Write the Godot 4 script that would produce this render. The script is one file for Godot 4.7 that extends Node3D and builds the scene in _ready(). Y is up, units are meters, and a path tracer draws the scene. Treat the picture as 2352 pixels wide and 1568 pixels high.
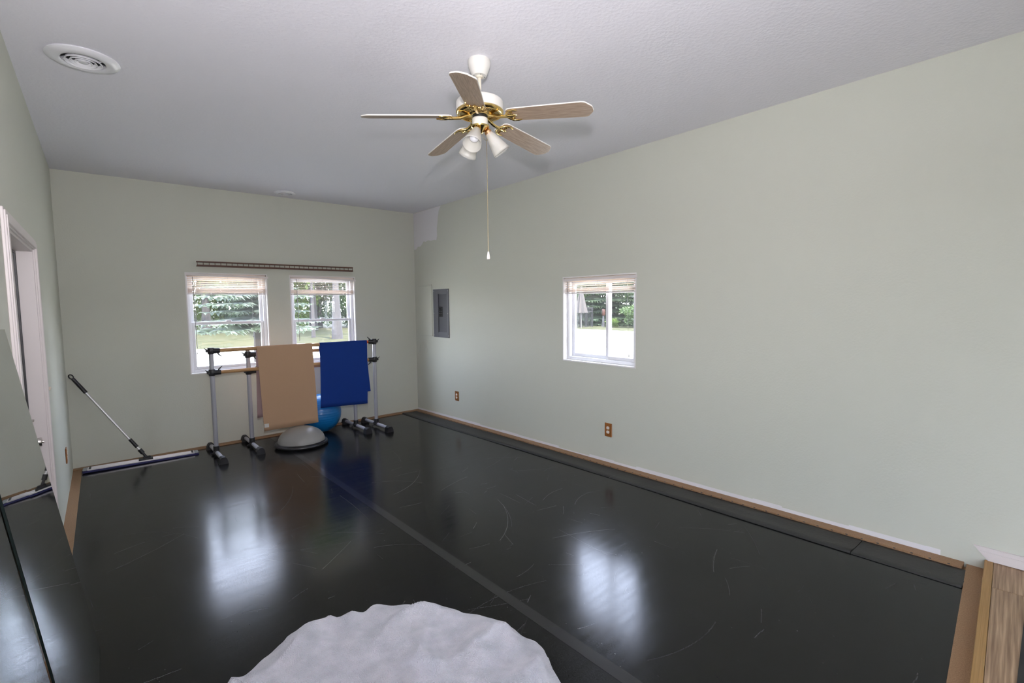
extends Node3D
# A converted garage used as a small dance studio. x runs along the window wall (right wall at x = 0),
# z runs from the window wall (z = 0) towards the viewer, y is up, metres.

const ROOM_W := 4.077
const ROOM_H := 3.05
const ROOM_D := 9.0
const SLOPE_Z := 0.018
const SLOPE_X := 0.00964
const GROUND := -0.3
const FLASH := 9.0

var mats := {}
var used := {}
var rng := RandomNumberGenerator.new()

# ---------------------------------------------------------------- mesh builder
class MB:
	var st := SurfaceTool.new()
	var warp := false
	var xf := Transform3D.IDENTITY
	var grp := 0
	func _init() -> void:
		st.begin(Mesh.PRIMITIVE_TRIANGLES)
	func put(v: Vector3) -> void:
		var q := xf * v
		if warp:
			q.y += 0.018 * q.z + 0.00964 * q.x
		st.add_vertex(q)
	func tri(a: Vector3, b: Vector3, c: Vector3, g := -1) -> void:
		# a, b, c run counter-clockwise seen from outside
		st.set_smooth_group(g)
		put(a); put(c); put(b)
	func quad(a: Vector3, b: Vector3, c: Vector3, d: Vector3, g := -1) -> void:
		tri(a, b, c, g)
		tri(a, c, d, g)
	func quad_out(a: Vector3, b: Vector3, c: Vector3, d: Vector3, mid: Vector3, g := -1) -> void:
		var n := (b - a).cross(c - a)
		if n.dot((a + b + c + d) * 0.25 - mid) < 0.0:
			quad(a, d, c, b, g)
		else:
			quad(a, b, c, d, g)
	func tri_out(a: Vector3, b: Vector3, c: Vector3, mid: Vector3, g := -1) -> void:
		var n := (b - a).cross(c - a)
		if n.dot((a + b + c) / 3.0 - mid) < 0.0:
			tri(a, c, b, g)
		else:
			tri(a, b, c, g)
	func box(c: Vector3, s: Vector3, bevel := 0.0, bas := Basis.IDENTITY) -> void:
		var h := s * 0.5
		var b := minf(bevel, minf(h.x, minf(h.y, h.z)) * 0.95)
		var p := {}
		for sx in [-1, 1]:
			for sy in [-1, 1]:
				for sz in [-1, 1]:
					p[[sx, sy, sz, 0]] = c + bas * Vector3(sx * h.x, sy * (h.y - b), sz * (h.z - b))
					p[[sx, sy, sz, 1]] = c + bas * Vector3(sx * (h.x - b), sy * h.y, sz * (h.z - b))
					p[[sx, sy, sz, 2]] = c + bas * Vector3(sx * (h.x - b), sy * (h.y - b), sz * h.z)
		for s1 in [-1, 1]:
			quad_out(p[[s1, -1, -1, 0]], p[[s1, 1, -1, 0]], p[[s1, 1, 1, 0]], p[[s1, -1, 1, 0]], c)
			quad_out(p[[-1, s1, -1, 1]], p[[1, s1, -1, 1]], p[[1, s1, 1, 1]], p[[-1, s1, 1, 1]], c)
			quad_out(p[[-1, -1, s1, 2]], p[[1, -1, s1, 2]], p[[1, 1, s1, 2]], p[[-1, 1, s1, 2]], c)
		if b <= 0.0:
			return
		for s1 in [-1, 1]:
			for s2 in [-1, 1]:
				quad_out(p[[s1, s2, -1, 0]], p[[s1, s2, 1, 0]], p[[s1, s2, 1, 1]], p[[s1, s2, -1, 1]], c)
				quad_out(p[[s1, -1, s2, 0]], p[[s1, 1, s2, 0]], p[[s1, 1, s2, 2]], p[[s1, -1, s2, 2]], c)
				quad_out(p[[-1, s1, s2, 1]], p[[1, s1, s2, 1]], p[[1, s1, s2, 2]], p[[-1, s1, s2, 2]], c)
				for s3 in [-1, 1]:
					tri_out(p[[s1, s2, s3, 0]], p[[s1, s2, s3, 1]], p[[s1, s2, s3, 2]], c)
	func span(lo: Vector3, hi: Vector3, bevel := 0.0) -> void:
		box((lo + hi) * 0.5, (hi - lo).abs(), bevel)
	func lathe(profile: Array, segs := 32, t := Transform3D.IDENTITY) -> void:
		# profile: Vector2(radius, height) from top to bottom on the outside; sharp bends are kept sharp
		grp += 1
		for i in profile.size() - 1:
			if i > 0:
				var d0: Vector2 = (profile[i] - profile[i - 1]).normalized()
				var d1: Vector2 = (profile[i + 1] - profile[i]).normalized()
				if d0.dot(d1) < 0.8:
					grp += 1
			var a: Vector2 = profile[i]
			var b: Vector2 = profile[i + 1]
			for k in segs:
				var t0 := TAU * k / segs
				var t1 := TAU * (k + 1) / segs
				var a0 := t * Vector3(a.x * cos(t0), a.y, a.x * sin(t0))
				var a1 := t * Vector3(a.x * cos(t1), a.y, a.x * sin(t1))
				var b0 := t * Vector3(b.x * cos(t0), b.y, b.x * sin(t0))
				var b1 := t * Vector3(b.x * cos(t1), b.y, b.x * sin(t1))
				if a.x < 1e-6:
					tri(a0, b1, b0, grp)
				elif b.x < 1e-6:
					tri(a0, a1, b0, grp)
				else:
					quad(a0, a1, b1, b0, grp)
		grp += 1
	func tube(pts: Array, rad, segs := 10, caps := true) -> void:
		grp += 1
		var n := pts.size()
		var rings := []
		var up := Vector3.UP
		var first: Vector3 = (pts[1] - pts[0]).normalized()
		if absf(first.dot(up)) > 0.9:
			up = Vector3.RIGHT
		for i in n:
			var d: Vector3
			if i == 0:
				d = pts[1] - pts[0]
			elif i == n - 1:
				d = pts[n - 1] - pts[n - 2]
			else:
				d = (pts[i + 1] - pts[i]).normalized() + (pts[i] - pts[i - 1]).normalized()
			d = d.normalized()
			var u := (up - d * up.dot(d)).normalized()
			up = u
			var w := d.cross(u)
			var r: float = rad[i] if rad is Array else rad
			var ring := []
			for k in segs:
				var an := TAU * k / segs
				ring.append(pts[i] + (u * cos(an) + w * sin(an)) * r)
			rings.append(ring)
		for i in n - 1:
			for k in segs:
				var k1 := (k + 1) % segs
				quad(rings[i][k], rings[i][k1], rings[i + 1][k1], rings[i + 1][k], grp)
		if caps:
			for k in segs:
				var k1 := (k + 1) % segs
				tri(pts[0], rings[0][k1], rings[0][k])
				tri(pts[n - 1], rings[n - 1][k], rings[n - 1][k1])
	func plate(outline: PackedVector2Array, y0: float, y1: float, t := Transform3D.IDENTITY) -> void:
		# a flat shape in the local xz plane (Vector2 = x, z), from y0 up to y1
		var o := outline
		if not Geometry2D.is_polygon_clockwise(o):
			o = o.duplicate()
			o.reverse()
		var idx := Geometry2D.triangulate_polygon(o)
		var mid := Vector3.ZERO
		for q in o:
			mid += Vector3(q.x, (y0 + y1) * 0.5, q.y)
		mid /= o.size()
		for i in range(0, idx.size(), 3):
			var a := o[idx[i]]
			var b := o[idx[i + 1]]
			var c := o[idx[i + 2]]
			tri_out(t * Vector3(a.x, y1, a.y), t * Vector3(b.x, y1, b.y), t * Vector3(c.x, y1, c.y), t * Vector3(a.x, y0, a.y))
			tri_out(t * Vector3(a.x, y0, a.y), t * Vector3(b.x, y0, b.y), t * Vector3(c.x, y0, c.y), t * Vector3(a.x, y1, a.y))
		for i in o.size():
			var a := o[i]
			var b := o[(i + 1) % o.size()]
			quad_out(t * Vector3(a.x, y0, a.y), t * Vector3(b.x, y0, b.y), t * Vector3(b.x, y1, b.y), t * Vector3(a.x, y1, a.y), t * mid)
	func grid(pts: Array, closed := false, g := 1) -> void:
		# rows of points, smooth; counter-clockwise from outside = row i, col k -> col k+1 -> row i+1
		for i in pts.size() - 1:
			var w: int = pts[i].size()
			for k in (w if closed else w - 1):
				var k1 := (k + 1) % w
				quad(pts[i][k], pts[i][k1], pts[i + 1][k1], pts[i + 1][k], g)
	func mesh() -> ArrayMesh:
		st.generate_normals()
		st.index()
		return st.commit()

# ---------------------------------------------------------------- node helpers
func fy(x: float, z: float) -> float:
	return SLOPE_Z * z + SLOPE_X * x

func numbered(n: String) -> String:
	used[n] = used.get(n, -1) + 1
	return n if used[n] == 0 else "%s_%03d" % [n, used[n]]

func thing(called: String, label: String, category: String, at := Vector3.ZERO, group := "") -> Node3D:
	var o := Node3D.new()
	o.name = numbered(called)
	add_child(o)
	o.position = at
	o.set_meta("label", label)
	o.set_meta("category", category)
	if group != "":
		o.set_meta("group", group)
	return o

func structure(called: String, label := "") -> Node3D:
	var o := Node3D.new()
	o.name = numbered(called)
	add_child(o)
	o.set_meta("kind", "structure")
	if label != "":
		o.set_meta("label", label)
	return o

func part(called: String, mb: MB, m: Material, parent: Node3D, label := "") -> MeshInstance3D:
	var o := MeshInstance3D.new()
	o.name = called
	o.mesh = mb.mesh()
	o.material_override = m
	parent.add_child(o, true)
	if label != "":
		o.set_meta("label", label)
	return o

func mpart(called: String, mesh: Mesh, m: Material, parent: Node3D, xf := Transform3D.IDENTITY) -> MeshInstance3D:
	var o := MeshInstance3D.new()
	o.name = called
	o.mesh = mesh
	o.material_override = m
	o.transform = xf
	parent.add_child(o, true)
	return o

func one(called: String, mb: MB, m: Material, label: String, category: String, group := "") -> MeshInstance3D:
	var o := part(numbered(called), mb, m, self)
	o.set_meta("label", label)
	o.set_meta("category", category)
	if group != "":
		o.set_meta("group", group)
	return o

func solid(called: String, mb: MB, m: Material, label := "") -> MeshInstance3D:
	var o := part(numbered(called), mb, m, self)
	o.set_meta("kind", "structure")
	if label != "":
		o.set_meta("label", label)
	return o

# ---------------------------------------------------------------- materials
func lin(r: float, g: float, b: float, a := 1.0) -> Color:
	var c := Color(r, g, b).linear_to_srgb()
	c.a = a
	return c

func mat(called: String, c: Color, rough := 0.6, metal := 0.0, spec := 0.5) -> StandardMaterial3D:
	var m := StandardMaterial3D.new()
	m.resource_name = called
	m.albedo_color = c
	m.roughness = rough
	m.metallic = metal
	m.metallic_specular = spec
	mats[called] = m
	return m

func noise_image(size: int, freq: float, sd: int, octaves := 4, kind := FastNoiseLite.TYPE_SIMPLEX_SMOOTH, h := 0) -> Image:
	var n := FastNoiseLite.new()
	n.seed = sd
	n.noise_type = kind
	n.frequency = freq
	n.fractal_octaves = octaves
	return n.get_seamless_image(size, h if h > 0 else size)

func tinted(im: Image, lo: Color, hi: Color) -> ImageTexture:
	# turns a grey noise picture into a two-colour one
	var w := im.get_width()
	var h := im.get_height()
	var out := Image.create(w, h, false, Image.FORMAT_RGB8)
	for y in h:
		for x in w:
			out.set_pixel(x, y, lo.lerp(hi, im.get_pixel(x, y).r))
	return ImageTexture.create_from_image(out)

func tri_tex(m: StandardMaterial3D, scale: Vector3, world := true) -> void:
	m.uv1_triplanar = true
	m.uv1_world_triplanar = world
	m.uv1_scale = scale
	m.uv1_triplanar_sharpness = 4.0

func bump(m: StandardMaterial3D, im: Image, cm: float) -> void:
	m.heightmap_enabled = true
	m.heightmap_scale = cm
	m.heightmap_texture = ImageTexture.create_from_image(im)

func make_materials() -> void:
	var peel := noise_image(512, 0.05, 11, 3)
	var wall := mat("sage_paint", lin(0.605, 0.612, 0.53), 0.62, 0.0, 0.35)
	bump(wall, peel, 0.05)
	tri_tex(wall, Vector3(2, 2, 2))
	var ceil_tex := noise_image(1024, 0.045, 5, 4, FastNoiseLite.TYPE_CELLULAR)
	var ceiling := mat("ceiling_texture_paint", lin(0.85, 0.84, 0.885), 0.8, 0.0, 0.3)
	bump(ceiling, ceil_tex, 0.15)
	tri_tex(ceiling, Vector3(0.9, 0.9, 0.9))
	mat("white_paint", lin(0.78, 0.76, 0.74), 0.45)
	mat("bare_plaster", lin(0.76, 0.74, 0.75), 0.85, 0.0, 0.3)
	mat("trim_white", lin(0.70, 0.64, 0.62), 0.4)
	mat("vinyl_white", lin(0.82, 0.82, 0.84), 0.3)
	mat("blind_slat", lin(0.80, 0.76, 0.74), 0.4)
	mats.blind_slat.backlight_enabled = true
	mats.blind_slat.backlight = Color(1.0, 0.95, 0.90)
	mat("blind_rail", lin(0.76, 0.71, 0.69), 0.4)
	mat("cord", lin(0.6, 0.58, 0.55), 0.7)
	mat("wand_plastic", lin(0.28, 0.27, 0.27), 0.25)
	var glass := mat("window_glass", Color(1, 1, 1, 0.03), 0.0)
	glass.transparency = BaseMaterial3D.TRANSPARENCY_ALPHA
	# floor
	mat("tape", lin(0.024, 0.024, 0.026), 0.15, 0.0, 0.48)
	mat("edge_vinyl", lin(0.035, 0.035, 0.033), 0.5, 0.0, 0.4)
	bump(mats.edge_vinyl, noise_image(512, 0.03, 77, 4), 0.1)
	tri_tex(mats.edge_vinyl, Vector3(2, 2, 2))
	var fibre := noise_image(512, 0.08, 21, 4)
	var mdf := mat("mdf_board", Color.WHITE, 0.6)
	mdf.albedo_texture = tinted(fibre, lin(0.24, 0.135, 0.065), lin(0.40, 0.235, 0.125))
	tri_tex(mdf, Vector3(3, 3, 3))
	var yellow := mat("oak_threshold", Color.WHITE, 0.5)
	var grain := noise_image(512, 0.02, 31, 5)
	yellow.albedo_texture = tinted(grain, lin(0.30, 0.165, 0.05), lin(0.46, 0.27, 0.10))
	tri_tex(yellow, Vector3(0.2, 8, 14), false)
	var lam := noise_image(512, 0.02, 33, 5)
	for k in 3:
		var pm := mat("laminate_%d" % k, Color.WHITE, 0.42)
		var s := 0.85 + 0.17 * k
		pm.albedo_texture = tinted(lam, lin(0.15 * s, 0.085 * s, 0.045 * s), lin(0.52 * s, 0.36 * s, 0.225 * s))
		pm.uv1_offset = Vector3(0.37 * k, 0.2 * k, 0.61 * k)
		tri_tex(pm, Vector3(0.16, 6, 6), false)
	# wood
	var rod := mat("barre_wood", Color.WHITE, 0.4)
	rod.albedo_texture = tinted(grain, lin(0.40, 0.215, 0.085), lin(0.56, 0.33, 0.15))
	tri_tex(rod, Vector3(0.5, 10, 10))
	var rack := mat("dark_wood", Color.WHITE, 0.45)
	rack.albedo_texture = tinted(grain, lin(0.085, 0.033, 0.018), lin(0.16, 0.07, 0.04))
	tri_tex(rack, Vector3(0.6, 14, 14))
	var ven := mat("blade_veneer", Color.WHITE, 0.4)
	ven.albedo_texture = tinted(noise_image(512, 0.025, 41, 5), lin(0.30, 0.215, 0.15), lin(0.52, 0.40, 0.30))
	tri_tex(ven, Vector3(0.7, 5, 9), false)
	var plate := mat("plate_wood", Color.WHITE, 0.35)
	plate.albedo_texture = tinted(grain, lin(0.22, 0.075, 0.015), lin(0.36, 0.14, 0.035))
	tri_tex(plate, Vector3(10, 1.5, 10))
	# fittings
	mat("fan_white", lin(0.80, 0.78, 0.72), 0.25)
	mat("rod_cream", lin(0.74, 0.68, 0.55), 0.3)
	mat("brass", lin(0.86, 0.63, 0.26), 0.14, 1.0)
	mat("copper", lin(0.80, 0.48, 0.26), 0.2, 1.0)
	mat("dark_screw", lin(0.06, 0.055, 0.05), 0.4, 0.6)
	mat("motor_steel", lin(0.16, 0.15, 0.14), 0.45, 0.5)
	mat("galvanised", lin(0.42, 0.43, 0.44), 0.4, 0.5)
	var frost := mat("frosted_glass", Color(0.93, 0.92, 0.88, 0.42), 0.32)
	frost.transparency = BaseMaterial3D.TRANSPARENCY_ALPHA
	mat("bulb_glass", lin(0.85, 0.85, 0.88), 0.15)
	mat("chain", lin(0.45, 0.37, 0.22), 0.3, 1.0)
	mat("ivory", lin(0.85, 0.80, 0.74), 0.35)
	mat("grey_steel", lin(0.115, 0.118, 0.135), 0.38, 0.0, 0.5)
	mat("grey_steel_door", lin(0.075, 0.077, 0.09), 0.42)
	mat("black_plastic", lin(0.018, 0.018, 0.02), 0.38)
	mat("breaker", lin(0.009, 0.009, 0.01), 0.35)
	mat("post_silver", lin(0.42, 0.42, 0.46), 0.38, 0.35)
	mat("aluminium", lin(0.72, 0.70, 0.71), 0.3, 0.6)
	mat("satin_nickel", lin(0.60, 0.57, 0.53), 0.25, 1.0)
	mat("mop_pad", lin(0.035, 0.035, 0.12), 0.95)
	mat("mop_cap", lin(0.38, 0.40, 0.42), 0.5)
	mat("orange_tape", lin(0.65, 0.10, 0.015), 0.4)
	mat("flash_diffuser", lin(0.9, 0.9, 0.9), 0.5)
	mats.flash_diffuser.emission_enabled = true
	mats.flash_diffuser.emission = Color(1, 0.99, 1)
	mats.flash_diffuser.emission_energy_multiplier = 2.0
	mat("rubber", lin(0.016, 0.016, 0.018), 0.55)
	mat("switch_plastic", lin(0.75, 0.68, 0.58), 0.35)
	# soft goods
	var speck := noise_image(512, 0.35, 51, 2)
	var brown := mat("mat_brown", Color.WHITE, 0.85, 0.0, 0.3)
	brown.albedo_texture = tinted(speck, lin(0.37, 0.225, 0.135), lin(0.60, 0.40, 0.255))
	bump(brown, speck, 0.06)
	tri_tex(brown, Vector3(3, 3, 3))
	mat("mat_pink", lin(0.42, 0.29, 0.285), 0.85, 0.0, 0.3)
	var blue := mat("mat_blue", Color.WHITE, 0.8, 0.0, 0.3)
	blue.albedo_texture = tinted(speck, lin(0.006, 0.029, 0.17), lin(0.014, 0.053, 0.31))
	bump(blue, speck, 0.06)
	tri_tex(blue, Vector3(3, 3, 3))
	mat("tag_white", lin(0.6, 0.58, 0.55), 0.6)
	mat("ball_blue", lin(0.008, 0.155, 0.42), 0.3)
	mat("dome_grey", lin(0.30, 0.29, 0.275), 0.36)
	var pile := noise_image(1024, 0.11, 61, 4)
	var fleece := mat("fleece", Color.WHITE, 0.95, 0.0, 0.2)
	fleece.albedo_texture = tinted(noise_image(512, 0.012, 63, 4), lin(0.52, 0.535, 0.59), lin(0.74, 0.725, 0.79))
	fleece.rim_enabled = true
	fleece.rim = 0.35
	bump(fleece, pile, 0.6)
	tri_tex(fleece, Vector3(1.6, 1.6, 1.6))
	# mirror
	mat("mirror", lin(0.80, 0.83, 0.83), 0.015, 1.0)
	mat("mirror_edge", lin(0.02, 0.03, 0.028), 0.2)
	# outdoors
	var lawn := mat("lawn_grass", Color.WHITE, 0.95, 0.0, 0.2)
	lawn.albedo_texture = tinted(noise_image(1024, 0.012, 71, 6), lin(0.019, 0.023, 0.009), lin(0.050, 0.047, 0.028))
	tri_tex(lawn, Vector3(0.09, 0.09, 0.09))
	var dry := mat("bounce_lawn", Color.WHITE, 0.95, 0.0, 0.2)
	dry.albedo_texture = tinted(noise_image(1024, 0.012, 72, 6), lin(0.20, 0.20, 0.15), lin(0.50, 0.48, 0.42))  # far paler than the distant lawn, brightened to bounce daylight into the room
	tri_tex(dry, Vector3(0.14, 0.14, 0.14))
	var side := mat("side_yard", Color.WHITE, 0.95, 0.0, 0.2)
	side.albedo_texture = tinted(noise_image(1024, 0.012, 73, 6), lin(0.26, 0.25, 0.20), lin(0.62, 0.60, 0.56))  # yard colour raised as well, so the ground throws more daylight indoors
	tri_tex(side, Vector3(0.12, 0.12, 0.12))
	mat("slab_concrete", lin(0.40, 0.39, 0.38), 0.9)
	mat("pale_gravel", lin(0.34, 0.33, 0.31), 0.95)
	var bark := noise_image(512, 0.02, 81, 5)
	var bk := mat("bark_grey", Color.WHITE, 0.95)
	bk.albedo_texture = tinted(bark, lin(0.006, 0.005, 0.0045), lin(0.018, 0.016, 0.0145))
	tri_tex(bk, Vector3(3, 0.5, 3))
	var birch := mat("bark_pale", Color.WHITE, 0.9)
	birch.albedo_texture = tinted(bark, lin(0.012, 0.011, 0.0115), lin(0.034, 0.031, 0.031))
	tri_tex(birch, Vector3(2, 3, 2))
	for a in [["leaf_bright", 0.042, 0.064, 0.012], ["leaf_mid", 0.021, 0.040, 0.014], ["leaf_dark", 0.012, 0.025, 0.012], ["needle_blue", 0.070, 0.086, 0.078], ["needle_green", 0.026, 0.040, 0.022], ["bush_leaf", 0.030, 0.046, 0.018]]:
		var lm := mat(a[0], lin(a[1], a[2], a[3]), 0.7, 0.0, 0.3)
		lm.backlight_enabled = true
		lm.backlight = lin(a[1] * 2.0, a[2] * 2.2, a[3] * 1.5)
	mat("canvas", lin(0.03, 0.026, 0.024), 0.9)
	mat("fence_metal", lin(0.012, 0.012, 0.013), 0.5)
	mat("wood_deck", lin(0.13, 0.12, 0.115), 0.8)
	mat("orange_plastic", lin(0.035, 0.010, 0.004), 0.5)
	mat("roof_fascia", lin(0.5, 0.5, 0.48), 0.7)

# ---------------------------------------------------------------- camera and light
func make_camera_and_light() -> void:
	var cam := Camera3D.new()
	cam.name = "camera"
	add_child(cam)
	cam.position = Vector3(-3.780, 1.656, 6.821)
	cam.rotation = Vector3(deg_to_rad(-4.407), deg_to_rad(-40.064), deg_to_rad(-0.560))
	cam.fov = 69.71
	cam.near = 0.05
	cam.far = 400.0
	cam.current = true

	var env := Environment.new()
	env.background_mode = Environment.BG_SKY
	var sky := Sky.new()
	var sm := ProceduralSkyMaterial.new()
	sm.sky_top_color = lin(0.66, 0.76, 1.0)
	sm.sky_horizon_color = lin(0.92, 0.95, 1.0)
	sm.sky_curve = 0.15
	sm.ground_bottom_color = lin(0.10, 0.11, 0.06)
	sm.ground_horizon_color = lin(0.30, 0.32, 0.28)
	sky.sky_material = sm
	env.sky = sky
	env.background_energy_multiplier = 22.0
	env.tonemap_mode = Environment.TONE_MAPPER_LINEAR
	env.tonemap_exposure = 1.0
	env.sdfgi_enabled = true
	env.ssao_enabled = true
	env.ssil_enabled = true
	var we := WorldEnvironment.new()
	we.name = "world_environment"
	we.environment = env
	add_child(we)

	var sun := DirectionalLight3D.new()
	sun.name = "sun"
	sun.light_energy = 10.0
	sun.light_color = Color(1.0, 0.96, 0.90)
	sun.light_angular_distance = 0.6
	sun.shadow_enabled = true
	sun.sky_mode = DirectionalLight3D.SKY_MODE_LIGHT_ONLY
	add_child(sun)
	sun.look_at_from_position(Vector3(0, 80, 58), Vector3.ZERO)

# The photographer's flash: the blades' shadows on the ceiling point back to a small source just above the viewpoint.
func make_flash() -> void:
	var at := Vector3(-3.75, 1.975, 6.80)
	var t := thing("photo_flash", "photographer's flash with a white diffuser dome on a thin stand", "flash")
	var b := MB.new()
	b.lathe([Vector2(0.0, 0.055), Vector2(0.03, 0.048), Vector2(0.048, 0.025), Vector2(0.052, 0.0), Vector2(0.045, -0.03), Vector2(0.0, -0.035)], 24, Transform3D(Basis.IDENTITY, at))
	part("flash_light_diffuser", b, mats.flash_diffuser, t)
	b = MB.new()
	b.box(at + Vector3(0, -0.075, 0), Vector3(0.07, 0.075, 0.06), 0.006)
	part("flash_body", b, mats.black_plastic, t)
	var foot := Vector3(-3.66, fy(-3.66, 7.45), 7.45)
	b = MB.new()
	b.tube([at + Vector3(0, -0.11, 0), Vector3(foot.x, 1.55, 7.42), foot + Vector3(0, 0.25, 0)], 0.012, 10)
	part("stand_pole", b, mats.black_plastic, t)
	for k in 3:
		b = MB.new()
		var an := k * TAU / 3 + 0.5
		var e := foot + Vector3(cos(an) * 0.32, 0, sin(an) * 0.32)
		e.y = fy(e.x, e.z) + 0.024
		b.tube([foot + Vector3(0, 0.32, 0), e], 0.009, 8)
		part("stand_leg", b, mats.black_plastic, t)
	# the head is tipped up at the ceiling, so nothing low down is lit directly
	var l := SpotLight3D.new()
	l.name = "flash_light"
	l.light_energy = FLASH
	l.light_color = Color(0.985, 0.97, 1.0)
	l.light_size = 0.06
	l.spot_range = 30.0
	l.spot_attenuation = 2.0
	l.spot_angle = 75.0
	l.spot_angle_attenuation = 1.0
	l.shadow_enabled = true
	t.add_child(l)
	l.look_at_from_position(at, at + Vector3(0.36, 0.46, -0.81))

# ---------------------------------------------------------------- room shell
const WIN_BACK := [[-2.993, -2.113], [-1.845, -0.962]]
const WIN_Y := [0.857, 2.058]
const WIN_R_Z := [3.172, 4.104]
const WIN_R_Y := [1.045, 1.930]
const DOOR_Z := [2.49, 3.745]
const DOOR_TOP := 2.03
const VENTS := [[-1.935, 0.30, 0.125], [-3.765, 3.085, 0.165]]
const SLIDE_Z := [7.3, 8.6]
const SLIDE_Y := [0.13, 2.45]

func make_shell() -> void:
	var t := 0.16
	var lo := -0.45
	var top := ROOM_H + 0.2
	var b := MB.new()
	b.span(Vector3(-ROOM_W - t, lo, -t), Vector3(WIN_BACK[0][0], top, 0))
	b.span(Vector3(WIN_BACK[0][1], lo, -t), Vector3(WIN_BACK[1][0], top, 0))
	b.span(Vector3(WIN_BACK[1][1], lo, -t), Vector3(t, top, 0))
	for w in WIN_BACK:
		b.span(Vector3(w[0], lo, -t), Vector3(w[1], WIN_Y[0], 0))
		b.span(Vector3(w[0], WIN_Y[1], -t), Vector3(w[1], top, 0))
	solid("wall_back", b, mats.sage_paint)

	b = MB.new()
	b.span(Vector3(0, lo, 0), Vector3(t, top, WIN_R_Z[0]))
	b.span(Vector3(0, lo, WIN_R_Z[1]), Vector3(t, top, ROOM_D))
	b.span(Vector3(0, lo, WIN_R_Z[0]), Vector3(t, WIN_R_Y[0], WIN_R_Z[1]))
	b.span(Vector3(0, WIN_R_Y[1], WIN_R_Z[0]), Vector3(t, top, WIN_R_Z[1]))
	var wr := solid("wall_right", b, mats.sage_paint)
	make_wall_marks(wr)

	b = MB.new()
	var x0 := -ROOM_W - t
	b.span(Vector3(x0, lo, 0), Vector3(-ROOM_W, top, DOOR_Z[0]))
	b.span(Vector3(x0, lo, DOOR_Z[1]), Vector3(-ROOM_W, top, SLIDE_Z[0]))
	b.span(Vector3(x0, lo, SLIDE_Z[1]), Vector3(-ROOM_W, top, ROOM_D))
	b.span(Vector3(x0, SLIDE_Y[1], SLIDE_Z[0]), Vector3(-ROOM_W, top, SLIDE_Z[1]))
	b.span(Vector3(x0, lo, SLIDE_Z[0]), Vector3(-ROOM_W, SLIDE_Y[0], SLIDE_Z[1]))
	b.span(Vector3(x0, DOOR_TOP, DOOR_Z[0]), Vector3(-ROOM_W, top, DOOR_Z[1]))
	b.span(Vector3(x0, lo, DOOR_Z[0]), Vector3(-ROOM_W, -0.03, DOOR_Z[1]))
	solid("wall_left", b, mats.sage_paint)

	b = MB.new()
	b.span(Vector3(x0, lo, ROOM_D), Vector3(t, top, ROOM_D + t))
	solid("wall_near", b, mats.sage_paint)

	b = MB.new()
	# slab left open above the two round vents, so that their ducts are real recesses
	var zc := -t
	for v in VENTS:
		var q: float = v[2] * 0.6
		b.span(Vector3(-ROOM_W - t, ROOM_H, zc), Vector3(t, ROOM_H + 0.18, v[1] - q))
		b.span(Vector3(-ROOM_W - t, ROOM_H, v[1] - q), Vector3(v[0] - q, ROOM_H + 0.18, v[1] + q))
		b.span(Vector3(v[0] + q, ROOM_H, v[1] - q), Vector3(t, ROOM_H + 0.18, v[1] + q))
		zc = v[1] + q
	b.span(Vector3(-ROOM_W - t, ROOM_H, zc), Vector3(t, ROOM_H + 0.18, ROOM_D + t))
	solid("ceiling", b, mats.ceiling_texture_paint)

	# roof overhang outside
	b = MB.new()
	b.span(Vector3(-ROOM_W - 0.5, ROOM_H + 0.2, -0.55), Vector3(0.5, ROOM_H + 0.38, ROOM_D + 0.8))
	solid("roof", b, mats.roof_fascia)

func make_wall_marks(wr: Node3D) -> void:
	# bare plaster patch in the far upper corner, unpainted strip where the old skirting was
	var o := PackedVector2Array()
	for q in [[3.045, 0.004], [3.045, 0.79], [2.98, 0.735], [2.86, 0.70], [2.74, 0.675], [2.64, 0.68], [2.58, 0.655], [2.59, 0.60], [2.585, 0.50], [2.60, 0.43], [2.585, 0.35], [2.60, 0.30], [2.555, 0.24], [2.53, 0.19], [2.535, 0.12], [2.50, 0.06], [2.50, 0.004]]:
		o.append(Vector2(q[0], q[1]))
	var b := MB.new()
	var t := Transform3D(Basis(Vector3(0, 1, 0), Vector3(-1, 0, 0), Vector3(0, 0, 1)), Vector3.ZERO)
	b.plate(o, 0.0, 0.0012, t)
	part("plaster_patch", b, mats.bare_plaster, wr, "bare white plaster patch with a ragged edge")
	b = MB.new()
	b.warp = true
	rng.seed = 4
	var z := 0.01
	while z < 6.3:
		var l := minf(rng.randf_range(0.18, 0.5), 6.3 - z)
		var h := rng.randf_range(0.022, 0.036)
		if rng.randf() < 0.14:
			h = 0.012
		b.span(Vector3(-0.0012, -0.02, z), Vector3(0.0, 0.014 + h, z + l))
		z += l
	part("bare_strip", b, mats.bare_plaster, wr, "unpainted white strip along the foot of the wall")

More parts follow.
